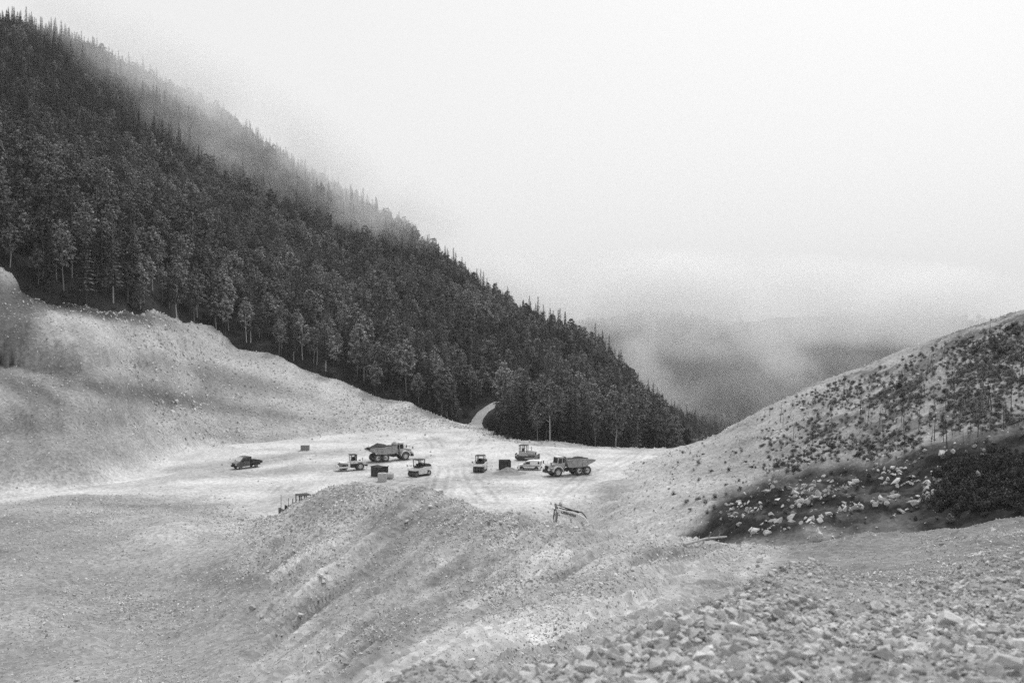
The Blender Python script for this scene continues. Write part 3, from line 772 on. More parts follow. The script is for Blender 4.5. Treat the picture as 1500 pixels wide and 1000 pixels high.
def bulldozer(label, loc, head, masts=False):
    t = thing('bulldozer', label, 'bulldozer', loc, R(head))
    for s in (1, -1):
        # track loop: outline with shoes
        L, rr, zc = 1.45, 0.42, 0.46
        loop = [(-L + rr * math.cos(a), zc + rr * math.sin(a)) for a in np.linspace(R(90), R(270), 9)] + [(L + rr * math.cos(a), zc + rr * math.sin(a)) for a in np.linspace(R(-90), R(90), 9)]
        tr = MB().prism(loop, s * 0.72, s * 1.24).build('track', 'dark', t)
        n = 34; per = 4 * L + 2 * math.pi * rr
        for k in range(n):
            q = per * k / n
            if q < 2 * L: x, z, a = -L + q, zc - rr, 0
            elif q < 2 * L + math.pi * rr: g = -math.pi / 2 + (q - 2 * L) / rr; x, z, a = L + rr * math.cos(g), zc + rr * math.sin(g), g + math.pi / 2
            elif q < 4 * L + math.pi * rr: x, z, a = L - (q - 2 * L - math.pi * rr), zc + rr, math.pi
            else: g = math.pi / 2 + (q - 4 * L - math.pi * rr) / rr; x, z, a = -L + rr * math.cos(g), zc + rr * math.sin(g), g + math.pi / 2
            rot = Matrix.Rotation(-a, 3, 'Y')
            c = Vector((x, 0, z))
            MB().box(x - .085, x + .085, s * .98 - .28, s * .98 + .28, z - .05, z + .02, rot=rot, at=(x, s * .98, z)).build('track_shoe', 'grey', tr)
        MB().box(-1.3, 1.3, s * 1.0 - .2, s * 1.0 + .27, .32, .6).build('track_frame', 'yellow', t, 0.04)
        MB().tube([(-.2, s * 1.36, .5), (2.05, s * 1.36, .55)], .1, 8).build('push_arm', 'yellow', t)
        MB().box(-1.5, .4, s * 1.02 - .26, s * 1.02 + .26, 1.0, 1.12).build('fender', 'yellow', t, 0.03)
        MB().tube([(1.2, s * .42, 1.35), (2.1, s * .5, .95)], .07, 8).build('blade_ram', 'drum', t)
    MB().box(-1.9, 1.7, -.68, .68, .42, 1.05).build('hull', 'dark', t, 0.04)
    h = MB().prism([(0.1, 1.05), (1.75, 1.05), (1.8, 1.72), (1.65, 1.85), (0.1, 2.0)], -.55, .55).build('hood', 'yellow', t, 0.05)
    MB().box(1.78, 1.86, -.45, .45, 1.1, 1.7).build('grille', 'black', h)
    MB().tube([(.9, .25, 1.85), (.9, .25, 2.55), (.82, .25, 2.68)], .06, 8).build('exhaust', 'dark', t)
    c = MB().box(-1.55, .15, -.78, .78, 1.05, 1.75).build('cab', 'yellow', t, 0.04)
    for x in (-1.45, -.68, .08):
        for s in (1, -1): MB().box(x - .06, x + .06, s * .72 - .05, s * .72 + .05, 1.75, 2.95).build('cab_post', 'black', c)
    MB().box(-1.6, .25, -.86, .86, 2.95, 3.08, top=(.05, .08, .05)).build('cab_roof', 'dark', c, 0.03)
    for s in (1, -1):
        pane(c, [(-1.38, s * .74, 1.78), (-.76, s * .74, 1.78), (-.76, s * .74, 2.93), (-1.38, s * .74, 2.93)], mat='clear')
        pane(c, [(-.6, s * .74, 1.78), (.0, s * .74, 1.78), (.0, s * .74, 2.93), (-.6, s * .74, 2.93)], mat='clear')
        MB().lathe_y(.22, s * .6, 3.0, [(0, -.08), (.07, -.08), (.07, .08), (0, .08)], 8).build('work_light', 'lamp', c)
    pane(c, [(.1, -.64, 1.78), (.1, .64, 1.78), (.1, .64, 2.93), (.1, -.64, 2.93)], 'windscreen', 'clear')
    MB().box(-1.0, -.6, -.25, .25, 1.75, 2.4).build('seat', 'black', c, 0.05)
    # blade: curved mouldboard
    bl = [(2.15 - .22 * math.sin(a), .62 + .52 * math.cos(a)) for a in np.linspace(R(160), R(20), 8)]
    bk = [(x - .09, z) for x, z in bl[::-1]]
    b = MB().prism(bl + bk, -1.75, 1.75).build('blade', 'grey', t)
    for s in (1, -1): MB().box(1.95, 2.3, s * 1.76 - .03, s * 1.76 + .03, .12, 1.15).build('end_plate', 'grey', b)
    MB().box(2.2, 2.28, -1.75, 1.75, .08, .28).build('cutting_edge', 'drum', b)
    if masts:
        for s in (1, -1):
            MB().tube([(1.98, s * 1.55, 1.1), (1.98, s * 1.55, 3.0)], .035, 6).build('mast', 'dark', b)
            MB().box(1.88, 2.08, s * 1.55 - .12, s * 1.55 + .12, 3.0, 3.08).build('antenna', 'pale', b, 0.02)
    # ripper
    MB().box(-2.35, -1.95, -.7, .7, .85, 1.1).tube([(-1.8, .4, .9), (-2.4, .4, 1.0)], .06, 6).tube([(-1.8, -.4, .9), (-2.4, -.4, 1.0)], .06, 6).build('ripper_frame', 'yellow', t, 0.0)
    for y in (-.55, 0, .55): MB().prism([(-2.35, 1.35), (-2.15, 1.35), (-2.2, .5), (-2.0, .2), (-2.12, .18), (-2.38, .5)], y - .05, y + .05).build('ripper_tooth', 'dark', t)
    return t

def drum_roller(label, loc, head):
    t = thing('drum_roller', label, 'road roller', loc, R(head))
    r = .75
    d = MB().lathe_y(1.75, 0, r, [(.5, -1.02), (r, -1.05), (r, 1.05), (.5, 1.02)], 36, closed=True).build('drum', 'drum', t, smooth_shade=False)
    MB().lathe_y(1.75, 0, r, [(0, -1.0), (.52, -1.0), (.52, 1.0), (0, 1.0)], 20).build('drum_hub', 'dark', d)
    for s in (1, -1):
        MB().box(.75, 2.75, s * 1.16 - .07, s * 1.16 + .07, .62, .9).build('drum_frame_side', 'pale', t, 0.03)
        wheel(t, -1.45, s * .8, .74, .56, s)
        MB().tube([(-.2, s * .95, 1.2), (-.2, s * .95, 1.75)], .02, 6).build('handrail', 'dark', t)
        MB().box(-2.6, -2.3, s * .6 - .12, s * .6 + .12, 1.25, 1.42).build('rear_light', 'lamp', t)
    MB().box(2.62, 2.95, -1.22, 1.22, .5, 1.15, top=(0.05, .1, 0)).build('front_crossbeam', 'pale', t, 0.04)
    MB().prism([(.55, .6), (.9, .6), (.95, 1.35), (2.35, 1.52), (2.4, 1.72), (.55, 1.62)], -1.08, 1.08).build('drum_cover', 'white', t, 0.03)
    MB().box(.1, .7, -.4, .4, .6, 1.3).build('articulation_joint', 'dark', t, 0.03)
    MB().box(-2.3, .25, -.62, .62, .55, 1.3).build('rear_frame', 'dark', t, 0.04)
    MB().box(-.95, .35, -.82, .82, 1.3, 1.58).build('platform', 'pale', t, 0.03)
    c = MB().box(-.85, .3, -.72, .72, 1.58, 1.85).build('cab', 'pale', t, 0.03)
    for x in (-.8, .25):
        for s in (1, -1): MB().box(x - .05, x + .05, s * .68 - .05, s * .68 + .05, 1.85, 2.9).build('cab_post', 'black', c)
    MB().box(-.95, .42, -.8, .8, 2.9, 3.02, top=(.06, .06, .06)).build('cab_roof', 'dark', c, 0.03)
    for s in (1, -1): pane(c, [(-.73, s * .69, 1.86), (.18, s * .69, 1.86), (.18, s * .69, 2.88), (-.73, s * .69, 2.88)], mat='clear')
    pane(c, [(.28, -.62, 1.86), (.28, .62, 1.86), (.28, .62, 2.88), (.28, -.62, 2.88)], 'windscreen', 'clear')
    pane(c, [(-.83, .62, 1.86), (-.83, -.62, 1.86), (-.83, -.62, 2.88), (-.83, .62, 2.88)], 'rear_window', 'glass')
    MB().box(-.55, -.1, -.3, .3, 1.85, 2.5).build('seat', 'black', c, 0.06)
    h = MB().prism([(-.95, 1.2), (-.95, 1.78), (-2.3, 1.68), (-2.65, 1.4), (-2.65, 1.05), (-2.4, 1.0)], -.72, .72).build('hood', 'pale', t, 0.06)
    MB().box(-1.75, -1.4, -.15, .15, 1.73, 1.88).build('air_intake', 'dark', h, 0.02)
    MB().tube([(-2.05, .3, 1.65), (-2.05, .3, 2.25), (-2.12, .3, 2.32)], .055, 8).build('exhaust', 'dark', h)
    MB().box(-2.72, -2.66, -.5, .5, 1.05, 1.38).build('grille', 'black', h)
    MB().box(-2.95, -2.6, -.7, .7, .7, 1.0).build('counterweight', 'dark', t, 0.05)
    return t

def tyre_roller(label, loc, head, group):
    t = thing('tyre_roller', label, 'road roller', loc, R(head), group)
    for k in range(4): wheel(t, 1.55, -.78 + .52 * k, .5, .46, -1 if k < 2 else 1, .5, 0, 'grey')
    for k in range(4): wheel(t, -1.55, -.66 + .44 * k, .5, .40, -1 if k < 2 else 1, .5, 0, 'rim')
    b = MB().prism([(1.02, .42), (-.95, .42), (-1.02, 1.12), (-2.1, 1.12), (-2.12, 1.6), (-.7, 1.68), (1.0, 1.5), (2.05, 1.5), (2.12, 1.12), (1.1, 1.12)], -.98, .98).build('body', 'pale', t, 0.05)
    for s in (1, -1):
        for x in (-.5, .1, .7): MB().box(x - .27, x + .27, s * .985 - .02, s * .985 + .02, .6, 1.3).build('side_panel', 'pale', b, 0.015)
        MB().tube([(1.1, s * .9, 1.5), (1.1, s * .9, 1.95), (2.0, s * .9, 1.9), (2.0, s * .9, 1.5)], .025, 6).build('handrail', 'dark', t)
        MB().box(2.0, 2.08, s * 1.12 - .09, s * 1.12 + .09, 1.75, 2.1).build('mirror', 'black', t, 0.02)
        MB().tube([(2.04, s * .9, 1.85), (2.04, s * 1.12, 1.9)], .02, 6).build('mirror_arm', 'dark', t)
        MB().box(.2, .75, s * 1.02 - .05, s * 1.02 + .05, .25, .32).build('step', 'dark', t)
    MB().box(2.13, 2.19, -.85, .85, 1.2, 1.46).build('front_panel', 'white', b, 0.01)
    MB().box(-1.3, 1.2, -.8, .8, .3, .55).build('chassis', 'dark', t, 0.03)
    MB().box(1.05, 2.05, -.95, .95, .98, 1.12).build('front_axle_beam', 'black', t)
    # cab with clear panes all round
    c = MB().box(-.55, .95, -.78, .78, 1.6, 1.85).build('cab', 'dark', t, 0.03)
    for x in (-.5, .9):
        for s in (1, -1): MB().box(x - .05, x + .05, s * .74 - .05, s * .74 + .05, 1.85, 2.95).build('cab_post', 'black', c)
    MB().box(-.65, 1.1, -.86, .86, 2.95, 3.08, top=(.06, .06, .06)).build('cab_roof', 'dark', c, 0.03)
    for s in (1, -1): pane(c, [(-.43, s * .76, 1.86), (.84, s * .76, 1.86), (.84, s * .76, 2.93), (-.43, s * .76, 2.93)], mat='clear')
    pane(c, [(.93, -.68, 1.86), (.93, .68, 1.86), (.93, .68, 2.93), (.93, -.68, 2.93)], 'windscreen', 'clear')
    pane(c, [(-.53, .68, 1.86), (-.53, -.68, 1.86), (-.53, -.68, 2.93), (-.53, .68, 2.93)], 'rear_window', 'clear')
    MB().box(-.3, .15, -.28, .28, 1.8, 2.4).build('seat', 'black', c, 0.06)
    MB().box(.45, .75, -.2, .2, 1.8, 2.25).tube([(.5, 0, 2.25), (.35, 0, 2.45)], .03, 6).build('steering_console', 'black', c, 0.0)
    # domed dark engine cover at the rear
    arc = [(-1.4 + .72 * math.cos(a), 1.62 + .55 * math.sin(a)) for a in np.linspace(0, math.pi, 10)]
    MB().prism(arc, -.8, .8).build('engine_cover', 'dark', t, 0.03)
    MB().tube([(-.7, -.55, 1.7), (-.7, -.55, 2.7), (-.78, -.55, 2.8)], .06, 8).build('exhaust', 'dark', t)
    MB().lathe_y(0, 0, 0, [(0, -.06), (.08, -.06), (.08, .06), (0, .06)], 10).build('beacon', 'lamp', c).location = (-.3, .5, 3.15)
    return t

def tipper_pickup(label, loc, head):
    t = thing('flatbed_truck', label, 'truck', loc, R(head))
    for x in (1.85, -1.6):
        for s in (1, -1): wheel(t, x, s * .82, .36, .24, s, .58, 0, 'grey')
    MB().box(-2.9, 1.2, -.42, .42, .45, .68).build('chassis', 'black', t, 0.02)
    c = MB().prism([(-.25, .5), (2.3, .42), (2.75, .5), (2.8, .95), (2.7, 1.18), (1.95, 1.42), (1.15, 2.22), (.7, 2.32), (-.2, 2.3), (-.25, 2.2)], -.95, .95).build('cab', 'navy', t, 0.07)
    pane(c, [(1.955, -.8, 1.47), (1.955, .8, 1.47), (1.20, .74, 2.22), (1.20, -.74, 2.22)], 'windscreen', 'lamp')
    MB().prism([(1.97, 1.40), (2.02, 1.44), (2.74, 1.20), (2.7, 1.15)], -.82, .82).build('bonnet', 'grey', c, 0.0)
    MB().box(2.72, 2.86, -.92, .92, .45, .78).build('bumper', 'black', c, 0.04)
    MB().box(2.76, 2.84, -.5, .5, .82, 1.02).build('grille', 'black', c, 0.01)
    for s in (1, -1):
        MB().box(2.6, 2.83, s * .74 - .15, s * .74 + .15, .84, 1.1).build('headlight', 'lamp', c, 0.03)
        MB().prism([(.75, .6), (1.75, .6), (1.78, 1.42), (1.15, 2.12), (.75, 2.15)], s * .955, s * .975).build('door', 'navy', c)
        pane(c, [(.82, s * .98, 1.42), (1.68, s * .98, 1.42), (1.12, s * .98, 2.05), (.82, s * .98, 2.07)], t=.01)
        MB().prism([(-.15, .6), (.68, .6), (.68, 2.15), (-.15, 2.15)], s * .955, s * .975).build('door', 'navy', c)
        pane(c, [(-.05, s * .98, 1.42), (.62, s * .98, 1.42), (.62, s * .98, 2.07), (-.05, s * .98, 2.07)], t=.01)
        MB().box(1.62, 1.72, s * 1.12 - .1, s * 1.12 + .1, 1.35, 1.65).build('mirror', 'black', c, 0.02)
        MB().box(-2.0, -1.2, s * .82 - .14, s * .82 + .14, .74, .8).build('mudguard', 'black', t)
    b = MB().box(-2.95, -.4, -1.0, 1.0, .82, .92).build('load_bed', 'dark', t, 0.01)
    for s in (1, -1): MB().box(-2.95, -.4, s * 1.0 - .03, s * 1.0 + .03, .93, 1.28).build('side_board', 'dark', b, 0.01)
    MB().box(-2.98, -2.92, -.97, .97, .93, 1.28).build('tail_board', 'dark', b, 0.01)
    MB().box(-.46, -.38, -1.0, 1.0, .92, 2.25).build('headboard', 'black', b, 0.01)
    MB().box(-2.2, -.6, -.75, .5, .93, 1.55, top=(.2, .4, .1)).build('tool_chest', 'dark', b, 0.04)
    return t

def panel_van(label, loc, head):
    t = thing('panel_van', label, 'van', loc, R(head))
    for x in (1.4, -1.35):
        for s in (1, -1): wheel(t, x, s * .74, .32, .21, s, .62, 0, 'rim')
    prof = [(-2.15, .35), (2.05, .30), (2.2, .45), (2.2, .72), (2.05, .92), (1.25, 1.08), (.55, 1.62), (.2, 1.76), (-.6, 1.86), (-1.9, 1.84), (-2.12, 1.72), (-2.2, .95)]
    b = MB().prism(prof, -.86, .86).build('body', 'white', t, 0.07)
    pane(b, [(1.245, -.7, 1.11), (1.245, .7, 1.11), (.60, .64, 1.60), (.60, -.64, 1.60)], 'windscreen')
    pane(b, [(-2.20, .62, 1.18), (-2.20, -.62, 1.18), (-2.15, -.6, 1.65), (-2.15, .6, 1.65)], 'rear_window')
    for s in (1, -1):
        pane(b, [(-.12, s * .87, 1.12), (1.02, s * .87, 1.12), (.48, s * .87, 1.56), (-.12, s * .87, 1.62)], t=.012)
        pane(b, [(-1.95, s * .87, 1.18), (-1.62, s * .87, 1.18), (-1.62, s * .87, 1.62), (-1.92, s * .87, 1.62)], t=.012)
        MB().box(-2.0, 1.75, s * .875 - .012, s * .875 + .012, .78, .93).build('side_stripe', 'grey', b)
        MB().box(-1.0, 1.05, s * .86 - .03, s * .86 + .03, .26, .42).build('sill', 'black', b, 0.01)
        for x in (1.4, -1.35):
            arc = [(x + .42 * math.cos(a), .32 + .42 * math.sin(a)) for a in np.linspace(0, math.pi, 12)]
            MB().prism(arc, s * .80, s * .872).build('wheel_arch', 'black', b)
        MB().box(1.98, 2.19, s * .62 - .16, s * .62 + .16, .68, .86).build('headlight', 'lamp', b, 0.03)
        MB().box(-2.24, -2.15, s * .78 - .07, s * .78 + .07, .9, 1.5).build('tail_light', 'grey', b, 0.01)
        MB().box(.92, 1.02, s * .98 - .1, s * .98 + .1, 1.08, 1.26).build('mirror', 'black', b, 0.03)
        MB().box(-.15, -.13, s * .872 - .006, s * .872 + .006, .45, 1.7).build('door_gap', 'black', b)
    MB().box(2.1, 2.28, -.84, .84, .3, .62).build('bumper', 'black', b, 0.05)
    MB().box(-2.28, -2.1, -.84, .84, .32, .58).build('rear_bumper', 'black', b, 0.05)
    return t

def lettering(parent, text, x, y, z, size, rot, mat):
    cu = bpy.data.curves.new('lettering', 'FONT')
    cu.body = text; cu.size = size; cu.extrude = 0.01; cu.align_x = 'CENTER'; cu.align_y = 'CENTER'; cu.offset = 0.012
    tmp = bpy.data.objects.new('lettering_curve', cu)
    COL.objects.link(tmp)
    bpy.context.view_layer.update()
    me = bpy.data.meshes.new_from_object(tmp.evaluated_get(bpy.context.evaluated_depsgraph_get()))
    bpy.data.objects.remove(tmp)
    me.materials.clear(); me.materials.append(M[mat])
    o = link('lettering', me, None, parent)
    o.location = (x, y, z); o.rotation_euler = rot
    return o

def excavator(label, loc, head):
    t = thing('excavator', label, 'excavator', loc, R(head))
    for s in (1, -1):
        L, rr, zc = 1.55, .42, .44
        loop = [(-L + rr * math.cos(a), zc + rr * math.sin(a)) for a in np.linspace(R(90), R(270), 9)] + [(L + rr * math.cos(a), zc + rr * math.sin(a)) for a in np.linspace(R(-90), R(90), 9)]
        MB().prism(loop, s * .85, s * 1.4).build('track', 'dark', t)
        MB().box(-1.5, 1.5, s * 1.1 - .2, s * 1.1 + .33, .3, .6).build('track_frame', 'grey', t, .03)
    MB().box(-.8, .8, -.9, .9, .5, .95).build('undercarriage', 'dark', t, .05)
    MB().lathe_y(0, 0, 0, [(0, -.1), (.7, -.1), (.7, .1), (0, .1)], 20).build('slew_ring', 'dark', t).rotation_euler = (R(90), 0, 0)
    [c_ for c_ in t.children if c_.name.startswith('slew_ring')][0].location = (0, 0, 1.03)
    MB().box(-2.5, 1.2, -1.25, 1.25, 1.1, 1.35).build('upper_frame', 'yellow', t, .04)
    MB().prism([(-2.7, 1.35), (-2.75, 2.1), (-2.5, 2.3), (-.6, 2.3), (-.6, 1.35)], -1.25, 1.25).build('engine_house', 'yellow', t, .06)
    c = MB().prism([(-.4, 1.35), (1.35, 1.35), (1.4, 2.1), (1.15, 2.95), (-.35, 3.0)], .35, 1.25).build('cab', 'yellow', t, .06)
    pane(c, [(.1, 1.26, 1.9), (1.28, 1.26, 1.9), (1.08, 1.26, 2.85), (.1, 1.26, 2.85)])
    pane(c, [(1.4, .45, 2.1), (1.4, 1.15, 2.1), (1.17, 1.15, 2.9), (1.17, .45, 2.9)], 'windscreen')
    # boom: bent box girder, steep at first and then nearly level towards the stick
    boom = MB().prism([(.65, 1.75), (1.15, 1.55), (2.0, 3.2), (2.95, 4.55), (4.2, 5.2), (6.15, 5.95), (6.2, 6.42), (4.4, 6.0), (2.9, 5.6), (2.2, 5.2), (1.3, 3.9)], -.3, .3).build('boom', 'pale', t, .03)
    lettering(boom, 'LIEBHERR', 4.45, .315, 5.68, .52, (R(90), R(17), R(180)), 'black')
    lettering(boom, 'LIEBHERR', 4.45, -.315, 5.68, .52, (R(90), R(-17), 0), 'black')
    for s in (1, -1):
        MB().tube([(1.2, s * .45, 1.5), (2.1, s * .45, 3.2)], .1, 8).tube([(2.1, s * .45, 3.2), (2.6, s * .45, 4.6)], .06, 8).build('boom_ram', 'dark', t)
    MB().tube([(3.0, 0, 5.85), (5.0, 0, 6.55)], .1, 8).tube([(5.0, 0, 6.55), (6.35, 0, 7.05)], .06, 8).build('stick_ram', 'dark', t)
    for s in (.2, -.2): MB().tube([(1.9, s, 5.1), (2.5, s, 5.85), (3.2, s, 6.05), (4.6, s, 6.2), (5.8, s, 6.5)], .045, 6).build('hydraulic_hose', 'black', boom)
    st = MB().prism([(5.85, 5.9), (6.3, 5.9), (6.5, 7.05), (6.3, 7.15), (5.95, 6.5)], -.2, .2).prism([(5.88, 5.9), (6.3, 5.9), (6.42, 3.9), (6.2, 3.85)], -.18, .18).build('stick', 'grey', t, .02)
    bk = [(6.3 + .62 * math.cos(a) - .25, 3.75 + .62 * math.sin(a)) for a in np.linspace(R(80), R(300), 10)]
    MB().prism(bk + [(6.1, 3.4)], -.55, .55).build('bucket', 'dark', t, .0)
    MB().tube([(6.45, 0, 6.3), (6.62, 0, 5.0)], .08, 8).tube([(6.62, 0, 5.0), (6.35, 0, 4.0)], .05, 8).build('bucket_ram', 'dark', t)
    return t

def steel_container(label, loc, rot, sx, sy, sz, group):
    t = thing('steel_container', label, 'container', loc, R(rot), group)
    w = .08
    MB().box(-sx / 2, sx / 2, -sy / 2, sy / 2, 0, .12).build('floor', 'dark', t)
    for s in (1, -1):
        p = MB().box(-sx / 2, sx / 2, s * (sy / 2 - w / 2) - w / 2, s * (sy / 2 - w / 2) + w / 2, .12, sz).build('side_wall', 'dark', t, .01)
        for k in range(5): MB().box(-sx / 2 + sx * (k + .5) / 5 - .06, -sx / 2 + sx * (k + .5) / 5 + .06, s * (sy / 2 + .03) - .03, s * (sy / 2 + .03) + .03, .12, sz - .1).build('rib', 'dark', p)
        e = MB().box(s * (sx / 2 - w / 2) - w / 2, s * (sx / 2 - w / 2) + w / 2, -sy / 2 + w, sy / 2 - w, .12, sz).build('end_wall', 'dark', t, .01)
        for k in range(3): MB().box(s * (sx / 2 + .03) - .03, s * (sx / 2 + .03) + .03, -sy / 2 + sy * (k + .5) / 3 - .06, -sy / 2 + sy * (k + .5) / 3 + .06, .12, sz - .1).build('rib', 'dark', e)
    MB().box(-sx / 2 - .07, sx / 2 + .07, sy / 2 - .02, sy / 2 + .1, sz, sz + .09).box(-sx / 2 - .07, sx / 2 + .07, -sy / 2 - .1, -sy / 2 + .02, sz, sz + .09).build('top_rail', 'black', t)
    lumpy('scrap_load', 'load', t, -sx / 2 + w, sx / 2 - w, -sy / 2 + w, sy / 2 - w, lambda xx, yy: sz - .12 + .35 * np.exp(-(xx / (sx * .3)) ** 2 - (yy / (sy * .35)) ** 2) + .12 * fbm(xx, yy, .5, 3, 3), 24, 16)
    return t

def ground_at(pxx, pyy):
    x, y = on_plane(pxx, pyy, 0.0)
    for _ in range(3):
        z = float(hA(np.array(x), np.array(y)))
        x, y = on_plane(pxx, pyy, z)
    return x, y, z
def rest(x, y, rad=2.2):
    a = np.linspace(0, 2 * math.pi, 9)[:-1]
    return float(np.mean(hA(x + rad * np.cos(a), y + rad * np.sin(a))))
def spot(pxx, pyy, rad=2.0):
    x, y, _ = ground_at(pxx, pyy)
    return (x, y, rest(x, y, rad))

G_DT = 'articulated dump trucks on the platform'
dump_truck('dusty six wheeled dump truck with loaded body, facing right at the back of the platform', spot(570, 674.5, 3), 33, 3, G_DT)
dump_truck('dusty six wheeled dump truck with loaded body, facing left beside the white van', spot(834, 695.5, 3), 207, 8, G_DT)
drum_roller('single drum soil roller with dark cab between the flatbed truck and the dark open container', spot(515, 688.5), 205)
G_TR = 'pneumatic tyre rollers on the platform'
tyre_roller('pale tyre roller with domed dark engine cover, turned three quarters beside the open container', spot(615, 696.5), 226, G_TR)
tyre_roller('pale tyre roller seen from the front with white front panel over black tyres', spot(704, 690), 259, G_TR)
tipper_pickup('dark crew cab flatbed truck parked alone on the left of the platform', spot(361, 685), 229)
panel_van('small white panel van with grey side stripe beside the dump truck', spot(776, 687.5), 171)
bulldozer('pale bulldozer with tall dark cab standing behind the white van', spot(772, 673.5), -12)
xd, yd = on_plane(437, 757, 0.0)
bulldozer('bulldozer with a thin mast on its blade, half hidden behind the spoil heap', (xd, yd, rest(xd, yd)), 212, True)
xe, ye = uv(879, 760)[0] * 141, 141
excavator('excavator of which only the raised boom shows above the spoil heap', (xe, ye, rest(xe, ye, 1.5)), 176)
G_SC = 'dark steel containers'
steel_container('dark open steel container with a pale tank in front of its corner', spot(556, 697, 1.4), -35 + 90, 1.9, 2.5, 1.75, G_SC)
steel_container('dark steel container standing alone behind a low gravel pile', spot(739.5, 687, 1.2), 4, 2.15, 1.8, 1.65, G_SC)

x, y, z = spot(560, 705, .6)
t = thing('round_tank', 'pale round tank standing in front of the dark open container', 'tank', (x, y, z))
MB().lathe_y(0, 0, 0, [(0, 0), (.78, 0), (.8, .05), (.8, 1.42), (.74, 1.5), (0, 1.55)], 28).build('tank_shell', 'concrete', t).rotation_euler = (R(90), 0, 0)
MB().lathe_y(0, 0, 0, [(0, 1.5), (.25, 1.5), (.25, 1.62), (0, 1.62)], 16).build('lid', 'grey', t).rotation_euler = (R(90), 0, 0)
x, y, z = spot(571, 701, .6)
t = thing('lying_tank', 'pale tank lying on its side at the right of the round tank', 'tank', (x, y, z), R(70))
MB().lathe_y(0, 0, .55, [(0, -.62), (.4, -.62), (.52, -.52), (.55, -.4), (.55, .4), (.52, .52), (.4, .62), (0, .62)], 24).build('tank_shell', 'concrete', t)
MB().box(-.6, .6, -.4, -.3, 0, .12).box(-.6, .6, .3, .4, 0, .12).build('cradle', 'timber', t)
x, y, z = spot(447, 659.5, .8)
t = thing('equipment_box', 'small grey box on a pale slab alone near the foot of the left slope', 'box', (x, y, z - .02), R(4))
MB().box(-1.05, 1.05, -.8, .8, 0, .14).build('slab', 'concrete', t, .02)
bx_ = MB().box(-.9, .9, -.65, .65, .14, 1.15).build('cabinet', 'grey', t, .03)
for k in range(4): MB().box(-.78 + .42 * k, -.44 + .42 * k, -.67, -.64, .25, 1.05).build('panel', 'grey', bx_, .005)
MB().box(-.97, .97, -.72, .72, 1.15, 1.23).build('lid', 'concrete', bx_, .02)

# ================================================================== SCATTER (geometry nodes, for what nobody could count)
def scatter(name, pts, rot, scl, kind, protos, label, cat):
    pts = np.asarray(pts, np.float32)
    me = bpy.data.meshes.new(name)
    me.vertices.add(len(pts)); me.vertices.foreach_set('co', pts.ravel())
    a = me.attributes.new('rot', 'FLOAT_VECTOR', 'POINT'); a.data.foreach_set('vector', np.asarray(rot, np.float32).ravel())
    a = me.attributes.new('scl', 'FLOAT_VECTOR', 'POINT'); a.data.foreach_set('vector', np.asarray(scl, np.float32).ravel())
    a = me.attributes.new('kind', 'INT', 'POINT'); a.data.foreach_set('value', np.asarray(kind, np.int32))
    o = link(name, me)
    ng = bpy.data.node_groups.new(name, 'GeometryNodeTree')
    ng.interface.new_socket('Geometry', in_out='INPUT', socket_type='NodeSocketGeometry')
    ng.interface.new_socket('Geometry', in_out='OUTPUT', socket_type='NodeSocketGeometry')
    N, L = ng.nodes, ng.links
    gi = N.new('NodeGroupInput'); go = N.new('NodeGroupOutput')
    def attr(nm, ty):
        n = N.new('GeometryNodeInputNamedAttribute'); n.data_type = ty; n.inputs[0].default_value = nm
        return n.outputs[0]
    ra, sa, ka = attr('rot', 'FLOAT_VECTOR'), attr('scl', 'FLOAT_VECTOR'), attr('kind', 'INT')
    e2r = N.new('FunctionNodeEulerToRotation'); L.new(ra, e2r.inputs[0])
    jn = N.new('GeometryNodeJoinGeometry')
    for k, objs in enumerate(protos):
        cmp_ = N.new('FunctionNodeCompare'); cmp_.data_type = 'INT'; cmp_.operation = 'EQUAL'
        ii = [s for s in cmp_.inputs if s.type == 'INT']
        L.new(ka, ii[0]); ii[1].default_value = k
        for ob in objs:
            oi = N.new('GeometryNodeObjectInfo'); oi.inputs[0].default_value = ob
            ip = N.new('GeometryNodeInstanceOnPoints')
            L.new(gi.outputs[0], ip.inputs['Points']); L.new(cmp_.outputs[0], ip.inputs['Selection'])
            L.new(oi.outputs['Geometry'], ip.inputs['Instance'])
            L.new(e2r.outputs[0], ip.inputs['Rotation']); L.new(sa, ip.inputs['Scale'])
            L.new(ip.outputs[0], jn.inputs[0])
    L.new(jn.outputs[0], go.inputs[0])
    md = o.modifiers.new('scatter', 'NODES'); md.node_group = ng
    return tag(o, label, cat, None, 'stuff')

